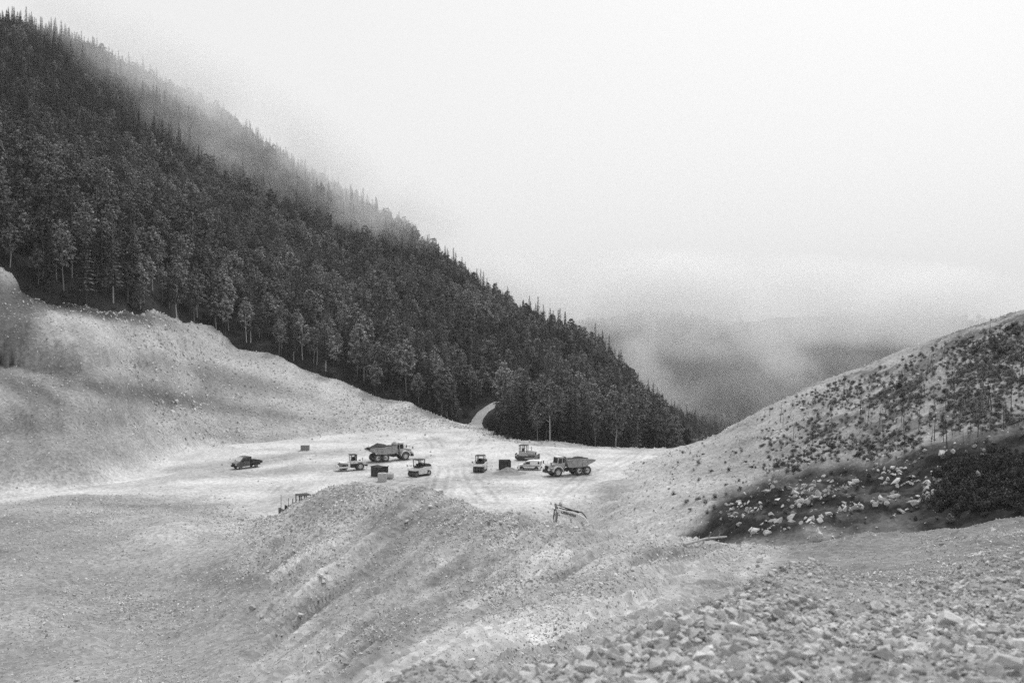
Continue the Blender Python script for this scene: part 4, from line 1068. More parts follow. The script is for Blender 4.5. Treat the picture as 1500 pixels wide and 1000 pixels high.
# ================================================================== TREES
def cards(c, nrm, size, aspect=0.7):
    """one leaf-shaped face for each centre"""
    n = len(c)
    nrm = nrm / (np.linalg.norm(nrm, axis=1, keepdims=True) + 1e-9)
    t = RNG.normal(size=(n, 3)); t -= nrm * (t * nrm).sum(1, keepdims=True); t /= np.linalg.norm(t, axis=1, keepdims=True) + 1e-9
    b = np.cross(nrm, t)
    s = np.asarray(size).reshape(-1, 1)
    v = np.stack([c - t * s, c - b * s * aspect + nrm * s * .12, c + t * s, c + b * s * aspect + nrm * s * .12], 1).reshape(-1, 3)
    return v, np.arange(4 * n).reshape(n, 4)
def tree_root(i):
    return None
def broadleaf_meshes(H, rad, cb, clumps, per, leaf, seed):
    rg = np.random.default_rng(seed)
    cs = []
    while len(cs) < clumps:
        p = rg.uniform(-1, 1, 3)
        q = np.linalg.norm(p)
        if q > 1 or q < 0.45 and rg.random() < .75: continue
        zz = (p[2] + 1) / 2
        w = math.sin(math.pi * min(.97, zz * .80 + .16)) ** .7
        cs.append((p[0] * rad * w * rg.uniform(.8, 1.15), p[1] * rad * w * rg.uniform(.8, 1.15), cb + zz * (H - cb) * rg.uniform(.92, 1.0)))
    cs = np.array(cs)
    C, Nn, S = [], [], []
    for c in cs:
        r = rg.uniform(.75, 1.35) * rad * .27
        d = rg.normal(size=(per, 3)); d /= np.linalg.norm(d, axis=1, keepdims=True)
        d[:, 2] = np.abs(d[:, 2]) * 1.2 - .35
        C.append(c + d * r * rg.uniform(.5, 1.0, (per, 1)) * np.array([1.0, 1.0, 1.0]))
        Nn.append(d + rg.normal(size=(per, 3)) * .45 + np.array([0, 0, .5]))
        S.append(rg.uniform(.6, 1.25, per) * leaf)
    v, f = cards(np.concatenate(C), np.concatenate(Nn), np.concatenate(S))
    crown = raw_mesh('crown', v, f, smooth_shade=False); crown.materials.append(M['leaf'])
    b = MB()
    pts = [(.0, 0, -1.0), (.05, 0, 0), (rg.normal() * .15, rg.normal() * .15, H * .3), (rg.normal() * .3, rg.normal() * .3, H * .6), (rg.normal() * .4, rg.normal() * .4, H * .9)]
    b.tube(pts, H * .014, 7, .03)
    for k in range(7):
        z = cb * .9 + (H - cb) * rg.uniform(.0, .6); a = rg.uniform(0, 6.28); l = rad * rg.uniform(.5, .85)
        b.tube([(0, 0, z), (math.cos(a) * l * .5, math.sin(a) * l * .5, z + l * .35), (math.cos(a) * l, math.sin(a) * l, z + l * .8)], .09, 5, .02)
    tr = b.build('trunk', 'bark'); me = tr.data; bpy.data.objects.remove(tr)
    return crown, me
def conifer_meshes(H, rad, cb, seed, dens=1.0):
    rg = np.random.default_rng(seed)
    C, Nn, S = [], [], []
    z = cb
    while z < H - .3:
        f = (z - cb) / (H - cb)
        L = (rad * (1 - f) ** .85 + .18) * rg.uniform(.75, 1.15)
        nb = int((5 + 4 * (1 - f)) * dens)
        a0 = rg.uniform(0, 6.28)
        for k in range(nb):
            a = a0 + 6.28 * k / nb + rg.normal() * .2
            l = L * rg.uniform(.7, 1.12)
            m = max(2, int(l / .42))
            for j in range(m):
                q = (j + .6) / m
                droop = -.28 * l * q ** 1.4 + .12 * l * q
                C.append((math.cos(a) * l * q, math.sin(a) * l * q, z + droop + rg.normal() * .08))
                Nn.append((math.cos(a) * .5 + rg.normal() * .3, math.sin(a) * .5 + rg.normal() * .3, .8))
                S.append((.26 + .32 * (1 - f)) * rg.uniform(.7, 1.2) * (1.15 - .35 * q))
        z += (.42 + .34 * (1 - f)) * rg.uniform(.8, 1.2)
    C.append((0, 0, H - .2)); Nn.append((1, .3, 0)); S.append(.3)
    v, f = cards(np.array(C), np.array(Nn), np.array(S), .55)
    crown = raw_mesh('crown', v, f, smooth_shade=False); crown.materials.append(M['needle'])
    b = MB().tube([(0, 0, -1), (0, 0, 0), (.05, 0, H * .5), (0, 0, H * .98)], H * .0135, 7, .02)
    for k in range(8):
        a = rg.uniform(0, 6.28); zz = cb * rg.uniform(.45, 1.0); l = rg.uniform(.5, 1.3)
        b.tube([(0, 0, zz), (math.cos(a) * l, math.sin(a) * l, zz - .1)], .03, 4, .008)
    tr = b.build('trunk', 'bark'); me = tr.data; bpy.data.objects.remove(tr)
    return crown, me
KINDS = []          # (kind word, height, crown mesh, trunk mesh)
for i, (H, rad, cb) in enumerate([(14.5, 2.9, 4.5), (16.5, 2.7, 6.5), (12, 3.1, 3.0), (15, 2.5, 5.0)]):
    KINDS.append(('broadleaf', H) + broadleaf_meshes(H, rad, cb, 60, 20, .34, 400 + i))
for i, (H, rad, cb) in enumerate([(18, 2.7, 2.2), (15, 2.4, 2.8), (20, 2.8, 4.0)]):
    KINDS.append(('conifer', H) + conifer_meshes(H, rad, cb, 500 + i))
NB = 4

TRK = np.array(TRACK)
def track_dist(x, y):
    d = np.full(x.shape, 1e9)
    for i in range(len(TRK) - 1):
        a, b = TRK[i], TRK[i + 1]
        e = b - a
        t = np.clip(((x - a[0]) * e[0] + (y - a[1]) * e[1]) / (e @ e), 0, 1)
        d = np.minimum(d, np.hypot(x - a[0] - t * e[0], y - a[1] - t * e[1]))
    return d
# jittered stand of trees over the mountainside
sp = 4.3
gx, gy = np.meshgrid(np.arange(-640, 330, sp), np.arange(196, 960, sp))
gx = (gx + RNG.uniform(-.45, .45, gx.shape) * sp).ravel(); gy = (gy + RNG.uniform(-.45, .45, gy.shape) * sp).ravel()
u = gx / gy
ok = (u > -.72) & (u < .30)
gx, gy = gx[ok], gy[ok]
zc, za = hC(gx, gy), np.where(gy < 345, hA_fast(gx, np.minimum(gy, 344)), -999)
zb = np.where((gx / gy > .09) & (gy < 262), hB(gx, np.minimum(gy, 262)), -999)
pd = poly_sd(gx, gy, PLATFORM)
ok = (zc > za - .2) & (zc > zb) & (pd < -2.0) & (track_dist(gx, gy) > 5.0)
ok &= ~((gy > 520) & (RNG.random(len(gx)) < .25))
gx, gy, zc, pd = gx[ok], gy[ok], zc[ok], pd[ok]
stand = fbm(gx, gy, 70, 3, 601) + .5 * fbm(gx, gy, 18, 2, 603)
high = smooth(60, 130, zc)
con = RNG.random(len(gx)) < np.clip(.30 + .35 * high + .7 * stand, .06, .92)
tk = np.where(con, NB + RNG.integers(0, 3, len(gx)), RNG.integers(0, NB, len(gx)))
ts = (.66 + .5 * RNG.random(len(gx)) ** 1.3) * np.where(zc < -2, .95, 1.0)
edge = np.minimum(1.0, .75 + (pd < -6) * .25)
ts *= edge
tr_ = RNG.uniform(0, 6.28, len(gx))
hs = np.array([KINDS[k][1] for k in tk]) * ts
pxt, pyt = proj(gx, gy, zc)
inview = (pxt > -60) & (pxt < 1080)
# nearest rows are individual trees, the mass behind them is one wood
app = hs / gy * inview
# how open the foot of the tree is to view: few trees in front of it
single = np.zeros(len(gx), bool)
for kindsel in (~con, con):
    idx = np.nonzero(kindsel & inview)[0]
    front = idx[np.argsort(-app[idx])][:300]
    single[front] = True
protos_o = [None] * len(KINDS)
def zone(px_):
    for lim, w in ((110, 'at the far left edge'), (230, 'above the dark bank'), (330, 'above the round shoulder of the left slope'), (430, 'above the flatbed truck'), (540, 'above the drum roller'),
                   (640, 'above the left dump truck'), (692, 'just left of the track'), (745, 'just right of the track'), (820, 'behind the bulldozer'), (900, 'behind the right dump truck')):
        if px_ < lim: return w
    return 'behind the bare right end of the platform'
for i in np.nonzero(single)[0]:
    k = tk[i]; kw, H, cr, tm = KINDS[k]
    row = 'at the forest edge' if pd[i] > -14 or poly_sd(gx[i], gy[i], BEYOND) < 9 and gx[i] < -12 else 'in the forest'
    size = 'tall ' if ts[i] > 1.0 else ('small ' if ts[i] < .78 else '')
    zn = size + ('leafy broadleaf tree' if kw == 'broadleaf' else 'dark spruce') + ' ' + row + ' ' + zone(pxt[i])
    t = thing('broadleaf_tree' if kw == 'broadleaf' else 'spruce_tree', zn, 'tree', (gx[i], gy[i], zc[i] - .1), tr_[i], 'trees: ' + zn, float(ts[i]))
    c = link('crown', cr, None, t); b = link('trunk', tm, None, t)
    if protos_o[k] is None: protos_o[k] = [c, b]
rest_i = np.nonzero(~single)[0]
zr = np.zeros(len(rest_i))
scatter('forest', np.stack([gx[rest_i], gy[rest_i], zc[rest_i] - .1], 1), np.stack([zr, zr, tr_[rest_i]], 1), np.repeat(ts[rest_i][:, None], 3, 1), tk[rest_i], protos_o, 'dense mixed forest covering the steep mountainside', 'forest')
# far hill forest
ex, ey = RNG.uniform(-250, 1100, 9000), RNG.uniform(960, 1760, 9000)
zr = np.zeros(len(ex))
scatter('far_forest', np.stack([ex, ey, hE(ex, ey) - 1], 1), np.stack([zr, zr, RNG.uniform(0, 6.28, len(ex))], 1), np.repeat(RNG.uniform(1.0, 1.5, len(ex))[:, None], 3, 1), RNG.integers(0, 7, len(ex)), protos_o, 'misty wood on the far hill', 'forest')

# undergrowth along the forest edge and young trees at its foot
def shrub_meshes(seed, n=130, leaf=.16, tall=1.0, mat='shrub_leaf'):
    rg = np.random.default_rng(seed)
    d = rg.normal(size=(n, 3)); d /= np.linalg.norm(d, axis=1, keepdims=True); d[:, 2] = np.abs(d[:, 2])
    lob = 1 + .45 * np.sin(3 * np.arctan2(d[:, 1], d[:, 0]) + seed) * (1 - d[:, 2])
    c = d * (rg.uniform(.35, 1, (n, 1)) * lob[:, None]) * np.array([.62, .62, 1.0 * tall]) + np.array([0, 0, .08])
    v, f = cards(c, d + rg.normal(size=(n, 3)) * .5, rg.uniform(.6, 1.3, n) * leaf)
    cr = raw_mesh('foliage', v, f, smooth_shade=False); cr.materials.append(M[mat])
    b = MB()
    for k in range(4):
        a = rg.uniform(0, 6.28)
        b.tube([(0, 0, -.15), (math.cos(a) * .15, math.sin(a) * .15, .35), (math.cos(a) * .35, math.sin(a) * .35, .75 * tall)], .025, 4, .008)
    s = b.build('stem', 'bark_dark'); me = s.data; bpy.data.objects.remove(s)
    return cr, me
SHR = [shrub_meshes(700 + i, 230, .105, (1.0, 1.3, .8, 1.6)[i], ('shrub_leaf', 'shrub_leaf', 'tuft', 'tuft')[i]) for i in range(4)]
def dead_sapling(seed):
    rg = np.random.default_rng(seed)
    b = MB(); h = 1.0
    b.tube([(0, 0, -.08), (0, 0, 0), (rg.normal() * .02, 0, .5), (rg.normal() * .05, rg.normal() * .03, 1.0)], .016, 5, .005)
    for k in range(9):
        z = rg.uniform(.25, .95); a = rg.uniform(0, 6.28); l = rg.uniform(.06, .18) * (1.2 - z)
        b.tube([(0, 0, z), (math.cos(a) * l, math.sin(a) * l, z + l * .3)], .006, 4, .002)
    o = b.build('stem', 'bark_dark'); me = o.data; bpy.data.objects.remove(o)
    return me
SAP = [dead_sapling(720 + i) for i in range(3)]

def hill_pick(n, x0, x1, y0, y1, seed, dens=None):
    rg = np.random.default_rng(seed)
    out = []
    while len(out) < n:
        pxx, pyy = rg.uniform(x0, x1), rg.uniform(y0, y1)
        sil = np.interp(pxx, [960, 1000, 1045, 1100, 1200, 1300, 1400, 1500, 1600], [690, 655, 641, 610, 566, 533, 495, 470, 440])
        if pyy < sil + 2: continue
        if dens is not None and rg.random() > dens(pxx, pyy): continue
        h = ground_hit(pxx, pyy, hB, 60, 255, 320)
        if h[1] > 250: continue
        out.append((pxx, pyy) + h)
    return out
def scar_at(a, b): return float(SCAR(np.array(float(a)), np.array(float(b))))
def shrub_dens(a, b):
    if scar_at(a, b) > .35: return 0.0
    q = np.clip((a - 1040) / 300, .015, 1)
    n = fbm(np.array(a), np.array(b * 1.6), 70, 3, 801) + .35
    far_r = .45 if (a > 1360 and b > 590) else 1.0
    return float(np.clip(q * max(n, .08) * 1.4 * far_r, 0, 1))
SG = 'shrubs on the cleared hillside'
shrub_pos = hill_pick(290, 1000, 1530, 470, 720, 811, shrub_dens)
shrub_proto = None
def shrub_zone(a, b):
    if b > 640: return 'dark leafy shrub low on the cleared hillside just above the dark scar'
    if a > 1300 and b < 540: return 'dark leafy shrub near the skyline at the top right of the cleared hillside'
    if a > 1380: return 'dark leafy shrub high on the right of the cleared hillside'
    if a > 1200: return 'dark leafy shrub on the middle of the cleared hillside'
    return 'small dark shrub on the left end of the cleared hillside'
for i, (a, b, x, y, z) in enumerate(shrub_pos):
    cr, st = SHR[i % 4]
    s = (.22 + .6 * random.random() ** 2.5) * (0.7 if a < 1200 else 1.0) * (1.6 if a > 1350 and random.random() < .2 else 1)
    lab_ = shrub_zone(a, b) if i % 4 < 2 else shrub_zone(a, b).replace('dark leafy shrub', 'greyish brushy shrub').replace('small dark shrub', 'small greyish shrub')
    t = thing('shrub', lab_, 'shrub', (x, y, z - .05), random.uniform(0, 6.28), SG + ': ' + lab_, s)
    t.scale = (s * random.uniform(.9, 1.5), s * random.uniform(.9, 1.5), s * random.uniform(.8, 1.3))
    c = link('foliage', cr, None, t); d = link('stem', st, None, t)
    if shrub_proto is None: shrub_proto = []
    if len(shrub_proto) < 4: shrub_proto.append([c, d])
for i, (a, b, x, y, z) in enumerate(hill_pick(95, 1040, 1530, 470, 660, 821, lambda a, b: np.clip((a - 1000) / 350, .05, 1))):
    o = link('dead_sapling', SAP[i % 3])
    s = random.uniform(1.4, 3.6)
    o.location = (x, y, z - .05); o.rotation_euler = (random.gauss(0, .05), random.gauss(0, .05), random.uniform(0, 6.28)); o.scale = (s * 1.3, s * 1.3, s)
    zn = 'upper' if b < 560 else 'lower'
    tag(o, 'thin bare dead sapling sticking up from the %s cleared hillside' % zn, 'sapling', 'dead saplings on the %s hillside' % zn)
# low tufts between the shrubs, and a thicket in the dark hollow at the right
low = hill_pick(3200, 980, 1560, 470, 770, 831, lambda a, b: .02 if scar_at(a, b) > .4 else max(.03 + .13 * min(1, max(0, (a - 1080) / 150)), shrub_dens(a, b)))
P3 = np.array([q[2:5] for q in low]); n = len(P3); zr = np.zeros(n)
sz = RNG.uniform(.1, .42, n)
scatter('undergrowth', P3, np.stack([zr, zr, RNG.uniform(0, 6.28, n)], 1), np.stack([sz * 1.6, sz * 1.6, sz], 1), RNG.integers(2, 4, n), shrub_proto, 'low tufts and brushwood spread over the cleared hillside', 'undergrowth')
thick = hill_pick(420, 1330, 1560, 640, 768, 841, lambda a, b: float(ell(np.array(a), np.array(b), 1455, 708, 90, 40, -8, .3)))
P3 = np.array([q[2:5] for q in thick]); n = len(P3); zr = np.zeros(n); sz = RNG.uniform(.3, .85, n)
scatter('thicket', P3, np.stack([zr, zr, RNG.uniform(0, 6.28, n)], 1), np.stack([sz, sz, sz], 1), RNG.integers(0, 2, n), shrub_proto, 'dark thicket filling the hollow at the right foot of the cleared hillside', 'thicket')
# forest-edge undergrowth
q = RNG.random(len(gx)) < 1
ei = np.nonzero((pd > -34) & inview & (gy < 320))[0]
e = np.repeat(ei, 3)
exx, eyy = gx[e] + RNG.normal(size=len(e)) * 2.5, gy[e] + RNG.normal(size=len(e)) * 2.5
k = (hC(exx, eyy) > hA_fast(exx, np.clip(eyy, 14, 344)) - .1) & (track_dist(exx, eyy) > 3.5)
exx, eyy = exx[k], eyy[k]; n = len(exx); zr = np.zeros(n); sz = RNG.uniform(.5, 2.0, n)
scatter('forest_undergrowth', np.stack([exx, eyy, hC(exx, eyy)], 1), np.stack([zr, zr, RNG.uniform(0, 6.28, n)], 1), np.stack([sz, sz, sz], 1), RNG.integers(0, 2, n), shrub_proto, 'dark undergrowth along the foot of the forest', 'undergrowth')

# ================================================================== ROCKS
def rock_mesh(seed, n=16, flat=.7, rough=0.0):
    rg = np.random.default_rng(seed)
    bm = bmesh.new()
    d = rg.normal(size=(n, 3)); d /= np.linalg.norm(d, axis=1, keepdims=True)
    d *= rg.uniform(.75, 1.05, (n, 1))
    d *= np.array([1.0, rg.uniform(.6, .95), flat * rg.uniform(.8, 1.1)]) * .5
    vv = [bm.verts.new(p) for p in d]
    r = bmesh.ops.convex_hull(bm, input=vv)
    bmesh.ops.delete(bm, geom=[g for g in r['geom_interior'] if isinstance(g, bmesh.types.BMVert)] , context='VERTS')
    bmesh.ops.dissolve_limit(bm, angle_limit=R(20), verts=bm.verts[:], edges=bm.edges[:])
    bmesh.ops.triangulate(bm, faces=bm.faces[:])
    bmesh.ops.bevel(bm, geom=bm.edges[:], offset=.012, segments=1, affect='EDGES', clamp_overlap=True)
    me = bpy.data.meshes.new('rock'); bm.to_mesh(me); bm.free()
    return me
ROCKS = [rock_mesh(900 + i, 10 + i % 4, .55 + .08 * (i % 5)) for i in range(10)]
for me in ROCKS: me.materials.append(M['rock'])
CLODS = [m.copy() for m in ROCKS]
for me in CLODS: me.materials.clear(); me.materials.append(M['clod'])
PALE = [m.copy() for m in ROCKS[:4]]
for me in PALE: me.materials.clear(); me.materials.append(M['rock_pale'])
def put_rock(x, y, z, s, label, group=None, mesh=None, name='rock', sink=.15, rot=None, sc3=None):
    o = link(name, mesh or random.choice(ROCKS))
    o.rotation_euler = rot or (random.gauss(0, .25), random.gauss(0, .25), random.uniform(0, 6.28))
    o.scale = sc3 or (s, s, s)
    o.location = (x, y, z + s * (.27 - sink))
    return tag(o, label, 'rock', group)

# near rubble: the largest stones one by one, the rest as one mass
N = 135000
v = RNG.uniform(0, 1, N)
d = 2.6 + (13.5 - 2.6) * np.sqrt(RNG.uniform(.008, 1, N))
pxx = RNG.uniform(380, 2250, N)
x = (pxx - 750) / F0 * d
z = hD(x, d)
pp, pq = proj(x, d, z)
clump = fbm(x, d, 1.4, 3, 951)
s = .019 + .042 * RNG.random(N) ** 3 + .10 * RNG.random(N) ** 14
s = s * (1 + .7 * clump) 
s = np.clip(s, .018, .125)
vis = (pp > 540) & (pp < 1510) & (pq > 830) & (pq < 1015)
appz = np.where(vis, s / d, 0)
top = np.argsort(-appz)[:180]
is_top = np.zeros(N, bool); is_top[top] = True
def near_zone(a, b):
    if a < 800: return 'at the lower left tip of the near rubble slope'
    if a < 980: return 'on the left flank of the near rubble slope'
    if b > 935: return 'at the bottom %s of the near rubble slope' % ('left' if a < 1150 else ('middle' if a < 1330 else 'right'))
    if a > 1400: return 'at the right edge of the near rubble slope'
    if a > 1260: return 'around the largest stone of the near rubble slope'
    return 'on the middle crest of the near rubble slope'
rock_proto = [None] * 10
for j in top:
    o = put_rock(x[j], d[j], z[j], s[j] * 1.25, ('larger' if s[j] > .11 else 'smaller') + ' broken stone among others ' + near_zone(pp[j], pq[j]), ('larger' if s[j] > .11 else 'smaller') + ' stones ' + near_zone(pp[j], pq[j]), ROCKS[j % 10], sink=.2)
    if rock_proto[j % 10] is None: rock_proto[j % 10] = [o]
ri = np.nonzero(~is_top)[0]
rr = RNG.uniform(-.6, .6, (len(ri), 3)); rr[:, 2] = RNG.uniform(0, 6.28, len(ri))
ss = s[ri][:, None] * RNG.uniform(.75, 1.3, (len(ri), 3))
scatter('rubble', np.stack([x[ri], d[ri], z[ri] + s[ri] * .1], 1), rr, ss, ri % 10, rock_proto, 'loose broken stones covering the near rubble slope', 'rubble')
# the named big stones of the near slope
for (a, b, w, lab, m) in [(1392, 918, .30, 'largest pale flat stone, right of centre on the near rubble slope', 0), (1283, 893, .17, 'tilted pale stone left of the largest stone on the near rubble', 1),
                          (1140, 903, .14, 'pale blocky stone over a dark gap at the left crest of the near rubble', 2), (1205, 925, .12, 'small pale stone beside a dark gap in the middle of the near rubble', 3),
                          (1470, 978, .22, 'pale stone in the lower right corner of the near rubble', 1), (1230, 945, .15, 'squarish stone low in the middle of the near rubble', 0)]:
    gx_, gy_, gz_ = ground_hit(a, b, hD, 2.5, 14, 900)
    put_rock(gx_, gy_, gz_, w, lab, None, PALE[m], sink=.12)

# boulders that can be told apart on the quarry ground
hAB = lambda xx, yy: np.maximum(hA(xx, yy), np.where((xx / yy > .05), hB(xx, np.clip(yy, 50, 260)), -99))
for (a, b, wpx, lab, m) in [(112, 733, 10, 'pale boulder beside the haul road at the left', 0), (370, 894, 14, 'pale boulder at the foot of the spoil heap', 1), (690, 977, 32, 'large grey boulder near the bottom centre on the spoil slope', None),
                            (345, 972, 14, 'grey stone on the basin floor near the bottom left', 2), (113, 998, 16, 'pale stone at the bottom left edge of the basin', 0), (1112, 822, 20, 'pale angular boulder below the felled log', 1), (1168, 830, 26, 'dark flat boulder at the edge of the near rubble', None),
                            (1455, 779, 11, 'pale round boulder on the bank at the right', 3), (470, 847, 13, 'dark rock in the gully of the spoil heap', None), (440, 905, 18, 'grey boulder in the rock scatter below the spoil heap', None), (630, 744, 14, 'grey rock on the crest of the spoil heap', None), (595, 768, 12, 'grey rock just under the crest of the spoil heap', None), (30, 845, 8, 'small grey stone on the left of the basin', None), (660, 1000, 14, 'stone at the bottom edge beside the large grey boulder', 2), (155, 995, 8, 'small pale stone right of the pale stone at the bottom left', 1)]:
    gx_, gy_, gz_ = ground_hit(a, b, hAB, 20, 300, 700)
    put_rock(gx_, gy_, gz_, wpx / F0 * gy_, lab, None, PALE[m] if m is not None else CLODS[(int(a) % 10)], 'boulder', .12)
for i in range(16):
    f_ = random.random()
    a = np.interp(f_, [0, .4, .7, 1], [485, 440, 410, 470]) + random.gauss(0, 16); b = np.interp(f_, [0, .4, .7, 1], [835, 890, 930, 985]) + random.gauss(0, 10)
    gx_, gy_, gz_ = ground_hit(a, b, hA, 30, 130, 500)
    put_rock(gx_, gy_, gz_, random.uniform(5, 12) / F0 * gy_, 'fallen rock in the scatter at the left foot of the spoil heap', 'fallen rocks at the foot of the spoil heap', CLODS[i % 10], 'fallen_rock', .15)
# broken rock along the crest of the spoil heap
clod_proto = []
for i in range(22):
    a = random.uniform(610, 800) if i < 15 else random.uniform(1010, 1190)
    b = np.interp(a, [600, 650, 700, 760, 800, 1000, 1100, 1190], [726, 738, 756, 768, 774, 803, 826, 838]) + random.uniform(1, 11)
    gx_, gy_, gz_ = ground_hit(a, b, hA, 30, 130, 500)
    w_ = 'behind the big heap of near rubble' if a > 900 else 'right of its peak'
    o_ = put_rock(gx_, gy_, gz_, random.uniform(4, 11) / F0 * gy_, 'broken rock on the crest of the spoil heap ' + w_, 'crest rocks ' + w_, CLODS[i % 10], 'rock', .15)
    if i < 10: clod_proto.append([o_])
# white rock blocks showing in the dark scar
def scar_rock(a, b):
    ca, sa_ = math.cos(R(28)), math.sin(R(28))
    q, w = a * ca - b * sa_, a * sa_ + b * ca
    n1 = float(fbm(np.array(q / 34.0), np.array(w / 9.0), 1.0, 4, 881))
    zone_ = max(float(ell(np.array(a), np.array(b), 1175, 732, 105, 42, -14)), .75 * float(ell(np.array(a), np.array(b), 1340, 700, 95, 38, -16)))
    return max(0.0, min(1.0, (n1 + .02) * 3.0)) * zone_
slabs = hill_pick(34, 1085, 1300, 690, 778, 867, lambda a, b: float(ell(np.array(a), np.array(b), 1180, 735, 85, 34, -14, .4))) + hill_pick(12, 1300, 1440, 650, 735, 869, lambda a, b: float(ell(np.array(a), np.array(b), 1355, 695, 70, 28, -16, .4)))
for i, (a, b, x_, y_, z_) in enumerate(slabs):
    s_ = .45 + 1.2 * random.random() ** 2
    zz = 'left' if a < 1190 else ('middle' if a < 1290 else 'right')
    put_rock(x_, y_, z_ - .1, s_, 'long pale rock slab jutting from the %s of the dark scar' % zz, 'rock slabs in the %s of the dark scar' % zz, PALE[i % 4], 'outcrop_rock', .3, rot=(random.gauss(0, .2), -random.uniform(.1, 1.1), random.gauss(0, .8)), sc3=(s_ * random.uniform(.9, 1.8), s_ * random.uniform(.6, 1.1), s_ * random.uniform(.6, 1.2)))
scar_pts = hill_pick(470, 1050, 1450, 640, 785, 861, scar_rock)
S_ = [.18 + .75 * random.random() ** 2.4 for _ in scar_pts]
order = sorted(range(len(S_)), key=lambda k_: -S_[k_] / scar_pts[k_][3])
pale_proto = [None] * 4
for i, k_ in enumerate(order[:70]):
    a, b, x_, y_, z_ = scar_pts[k_]; s_ = S_[k_] * 1.1
    zz = 'left' if a < 1190 else ('middle' if a < 1290 else 'right')
    o_ = put_rock(x_, y_, z_, s_, 'pale rock block showing in the %s of the dark scar on the hillside' % zz, 'pale blocks in the %s of the dark scar' % zz, PALE[i % 4], 'rock', .25, rot=(random.gauss(0, .5), random.gauss(0, .5), random.uniform(0, 6.28)), sc3=(s_ * random.uniform(.9, 1.5), s_ * random.uniform(.7, 1.1), s_ * random.uniform(.9, 1.4)))
    if pale_proto[i % 4] is None: pale_proto[i % 4] = [o_]
rs_ = order[70:]
P3 = np.array([scar_pts[k_][2:5] for k_ in rs_]); n = len(rs_); sz = np.array([S_[k_] for k_ in rs_])
scatter('scar_rubble', P3, RNG.uniform(-3, 3, (n, 3)), sz[:, None] * RNG.uniform(.8, 1.5, (n, 3)), RNG.integers(0, 4, n), pale_proto, 'pale broken rock strewn through the dark scar', 'rubble')
# felled log lying at the foot of the scar
l0 = ground_hit(1002, 800, hAB, 40, 260, 700); l1 = ground_hit(1110, 780, hAB, 40, 260, 700)
t = thing('felled_log', 'long pale felled log lying at the left foot of the dark scar', 'log', (l0[0], l0[1], l0[2]))
dv = Vector(l1) - Vector(l0)
dv = dv.normalized() * min(dv.length, 11)
MB().tube([(0, 0, .12), tuple(dv * .5 + Vector((0, .1, .25))), tuple(dv + Vector((0, 0, .15)))], .10, 10, .07).build('log_stem', 'timber', t)
for f_ in (.3, .55, .8): MB().tube([tuple(dv * f_ + Vector((0, 0, .25))), tuple(dv * f_ + Vector((.1, -.1, .6)))], .04, 6, .02).build('branch_stub', 'timber', t)

# stones strewn over the slopes
sets = []
for N, a0, a1, d0, d1, floor_, big in ((240000, -100, 1600, 17, 285, .12, 9), (230000, -100, 760, 60, 285, .40, 4), (110000, 400, 1600, 17, 90, .40, 5)):
    pxx = RNG.uniform(a0, a1, N); dd = np.exp(RNG.uniform(math.log(d0), math.log(d1), N))
    xx = (pxx - 750) / F0 * dd
    pmk = plat_mask(xx, dd)
    patch = fbm(xx / dd * 60, np.log(dd) * 22, 6, 4, 971)
    den = (floor_ + (1 - floor_) * smooth(-.35, .5, patch)) * (1 - .988 * pmk) * (.5 + .5 * smooth(300, 480, pxx))
    k = RNG.random(N) < den
    xx, dd, patch = xx[k], dd[k], patch[k]
    sz = np.clip(dd / F0 * (1.5 + (3 + big * np.clip(patch, 0, 1)) * RNG.random(len(xx)) ** 5), .03, 1.1)
    sets.append((xx, dd, sz))
xx, dd, sz = (np.concatenate(q) for q in zip(*sets)); n = len(xx)
zz = hA_fast(xx, dd)
scatter('loose_stones', np.stack([xx, dd, zz + sz * .08], 1), RNG.uniform(-3, 3, (n, 3)), sz[:, None] * RNG.uniform(.7, 1.4, (n, 3)), RNG.integers(0, 10, n), clod_proto, 'loose stones and clods strewn over the spoil slopes and basin', 'stones')
N = 16000
pxx = RNG.uniform(880, 1560, N); dd = np.exp(RNG.uniform(math.log(68), math.log(215), N)); xx = (pxx - 750) / F0 * dd
zz = hB(xx, dd); pa, pb = proj(xx, dd, zz); k = (zz > hA_fast(xx, dd)) & (RNG.random(N) > .9 * SCAR(pa, pb)); xx, dd, zz = xx[k], dd[k], zz[k]; n = len(xx)
sz = dd / F0 * (1.3 + 5.5 * RNG.random(n) ** 4)
scatter('hillside_stones', np.stack([xx, dd, zz + sz * .05], 1), RNG.uniform(-3, 3, (n, 3)), sz[:, None] * RNG.uniform(.7, 1.3, (n, 3)), RNG.integers(0, 10, n), clod_proto, 'loose stones on the cleared hillside', 'stones')
# low gravel pile in front of the lone container
x, y, z = ground_at(745, 693)
xs = np.linspace(-3.2, 3.2, 44); ys = np.linspace(-3.0, 3.0, 40)
Yg, Xg = np.meshgrid(ys, xs, indexing='ij')
q = np.exp(-(Xg / 1.9) ** 2 - (Yg / 1.7) ** 2)
Zg = 1.15 * q * (1 + .35 * fbm(Xg, Yg, 1.2, 4, 981)) + .05 * fbm(Xg, Yg, .4, 3, 983) * q - .06
gp = link('gravel_pile', grid_mesh('gravel_pile', Xg, Yg, Zg, {'tone': np.full(Xg.shape, .24)}), M['dirt'])
gp.location = (x, y, z)
tag(gp, 'low gravel pile in front of the lone dark container', 'gravel pile')

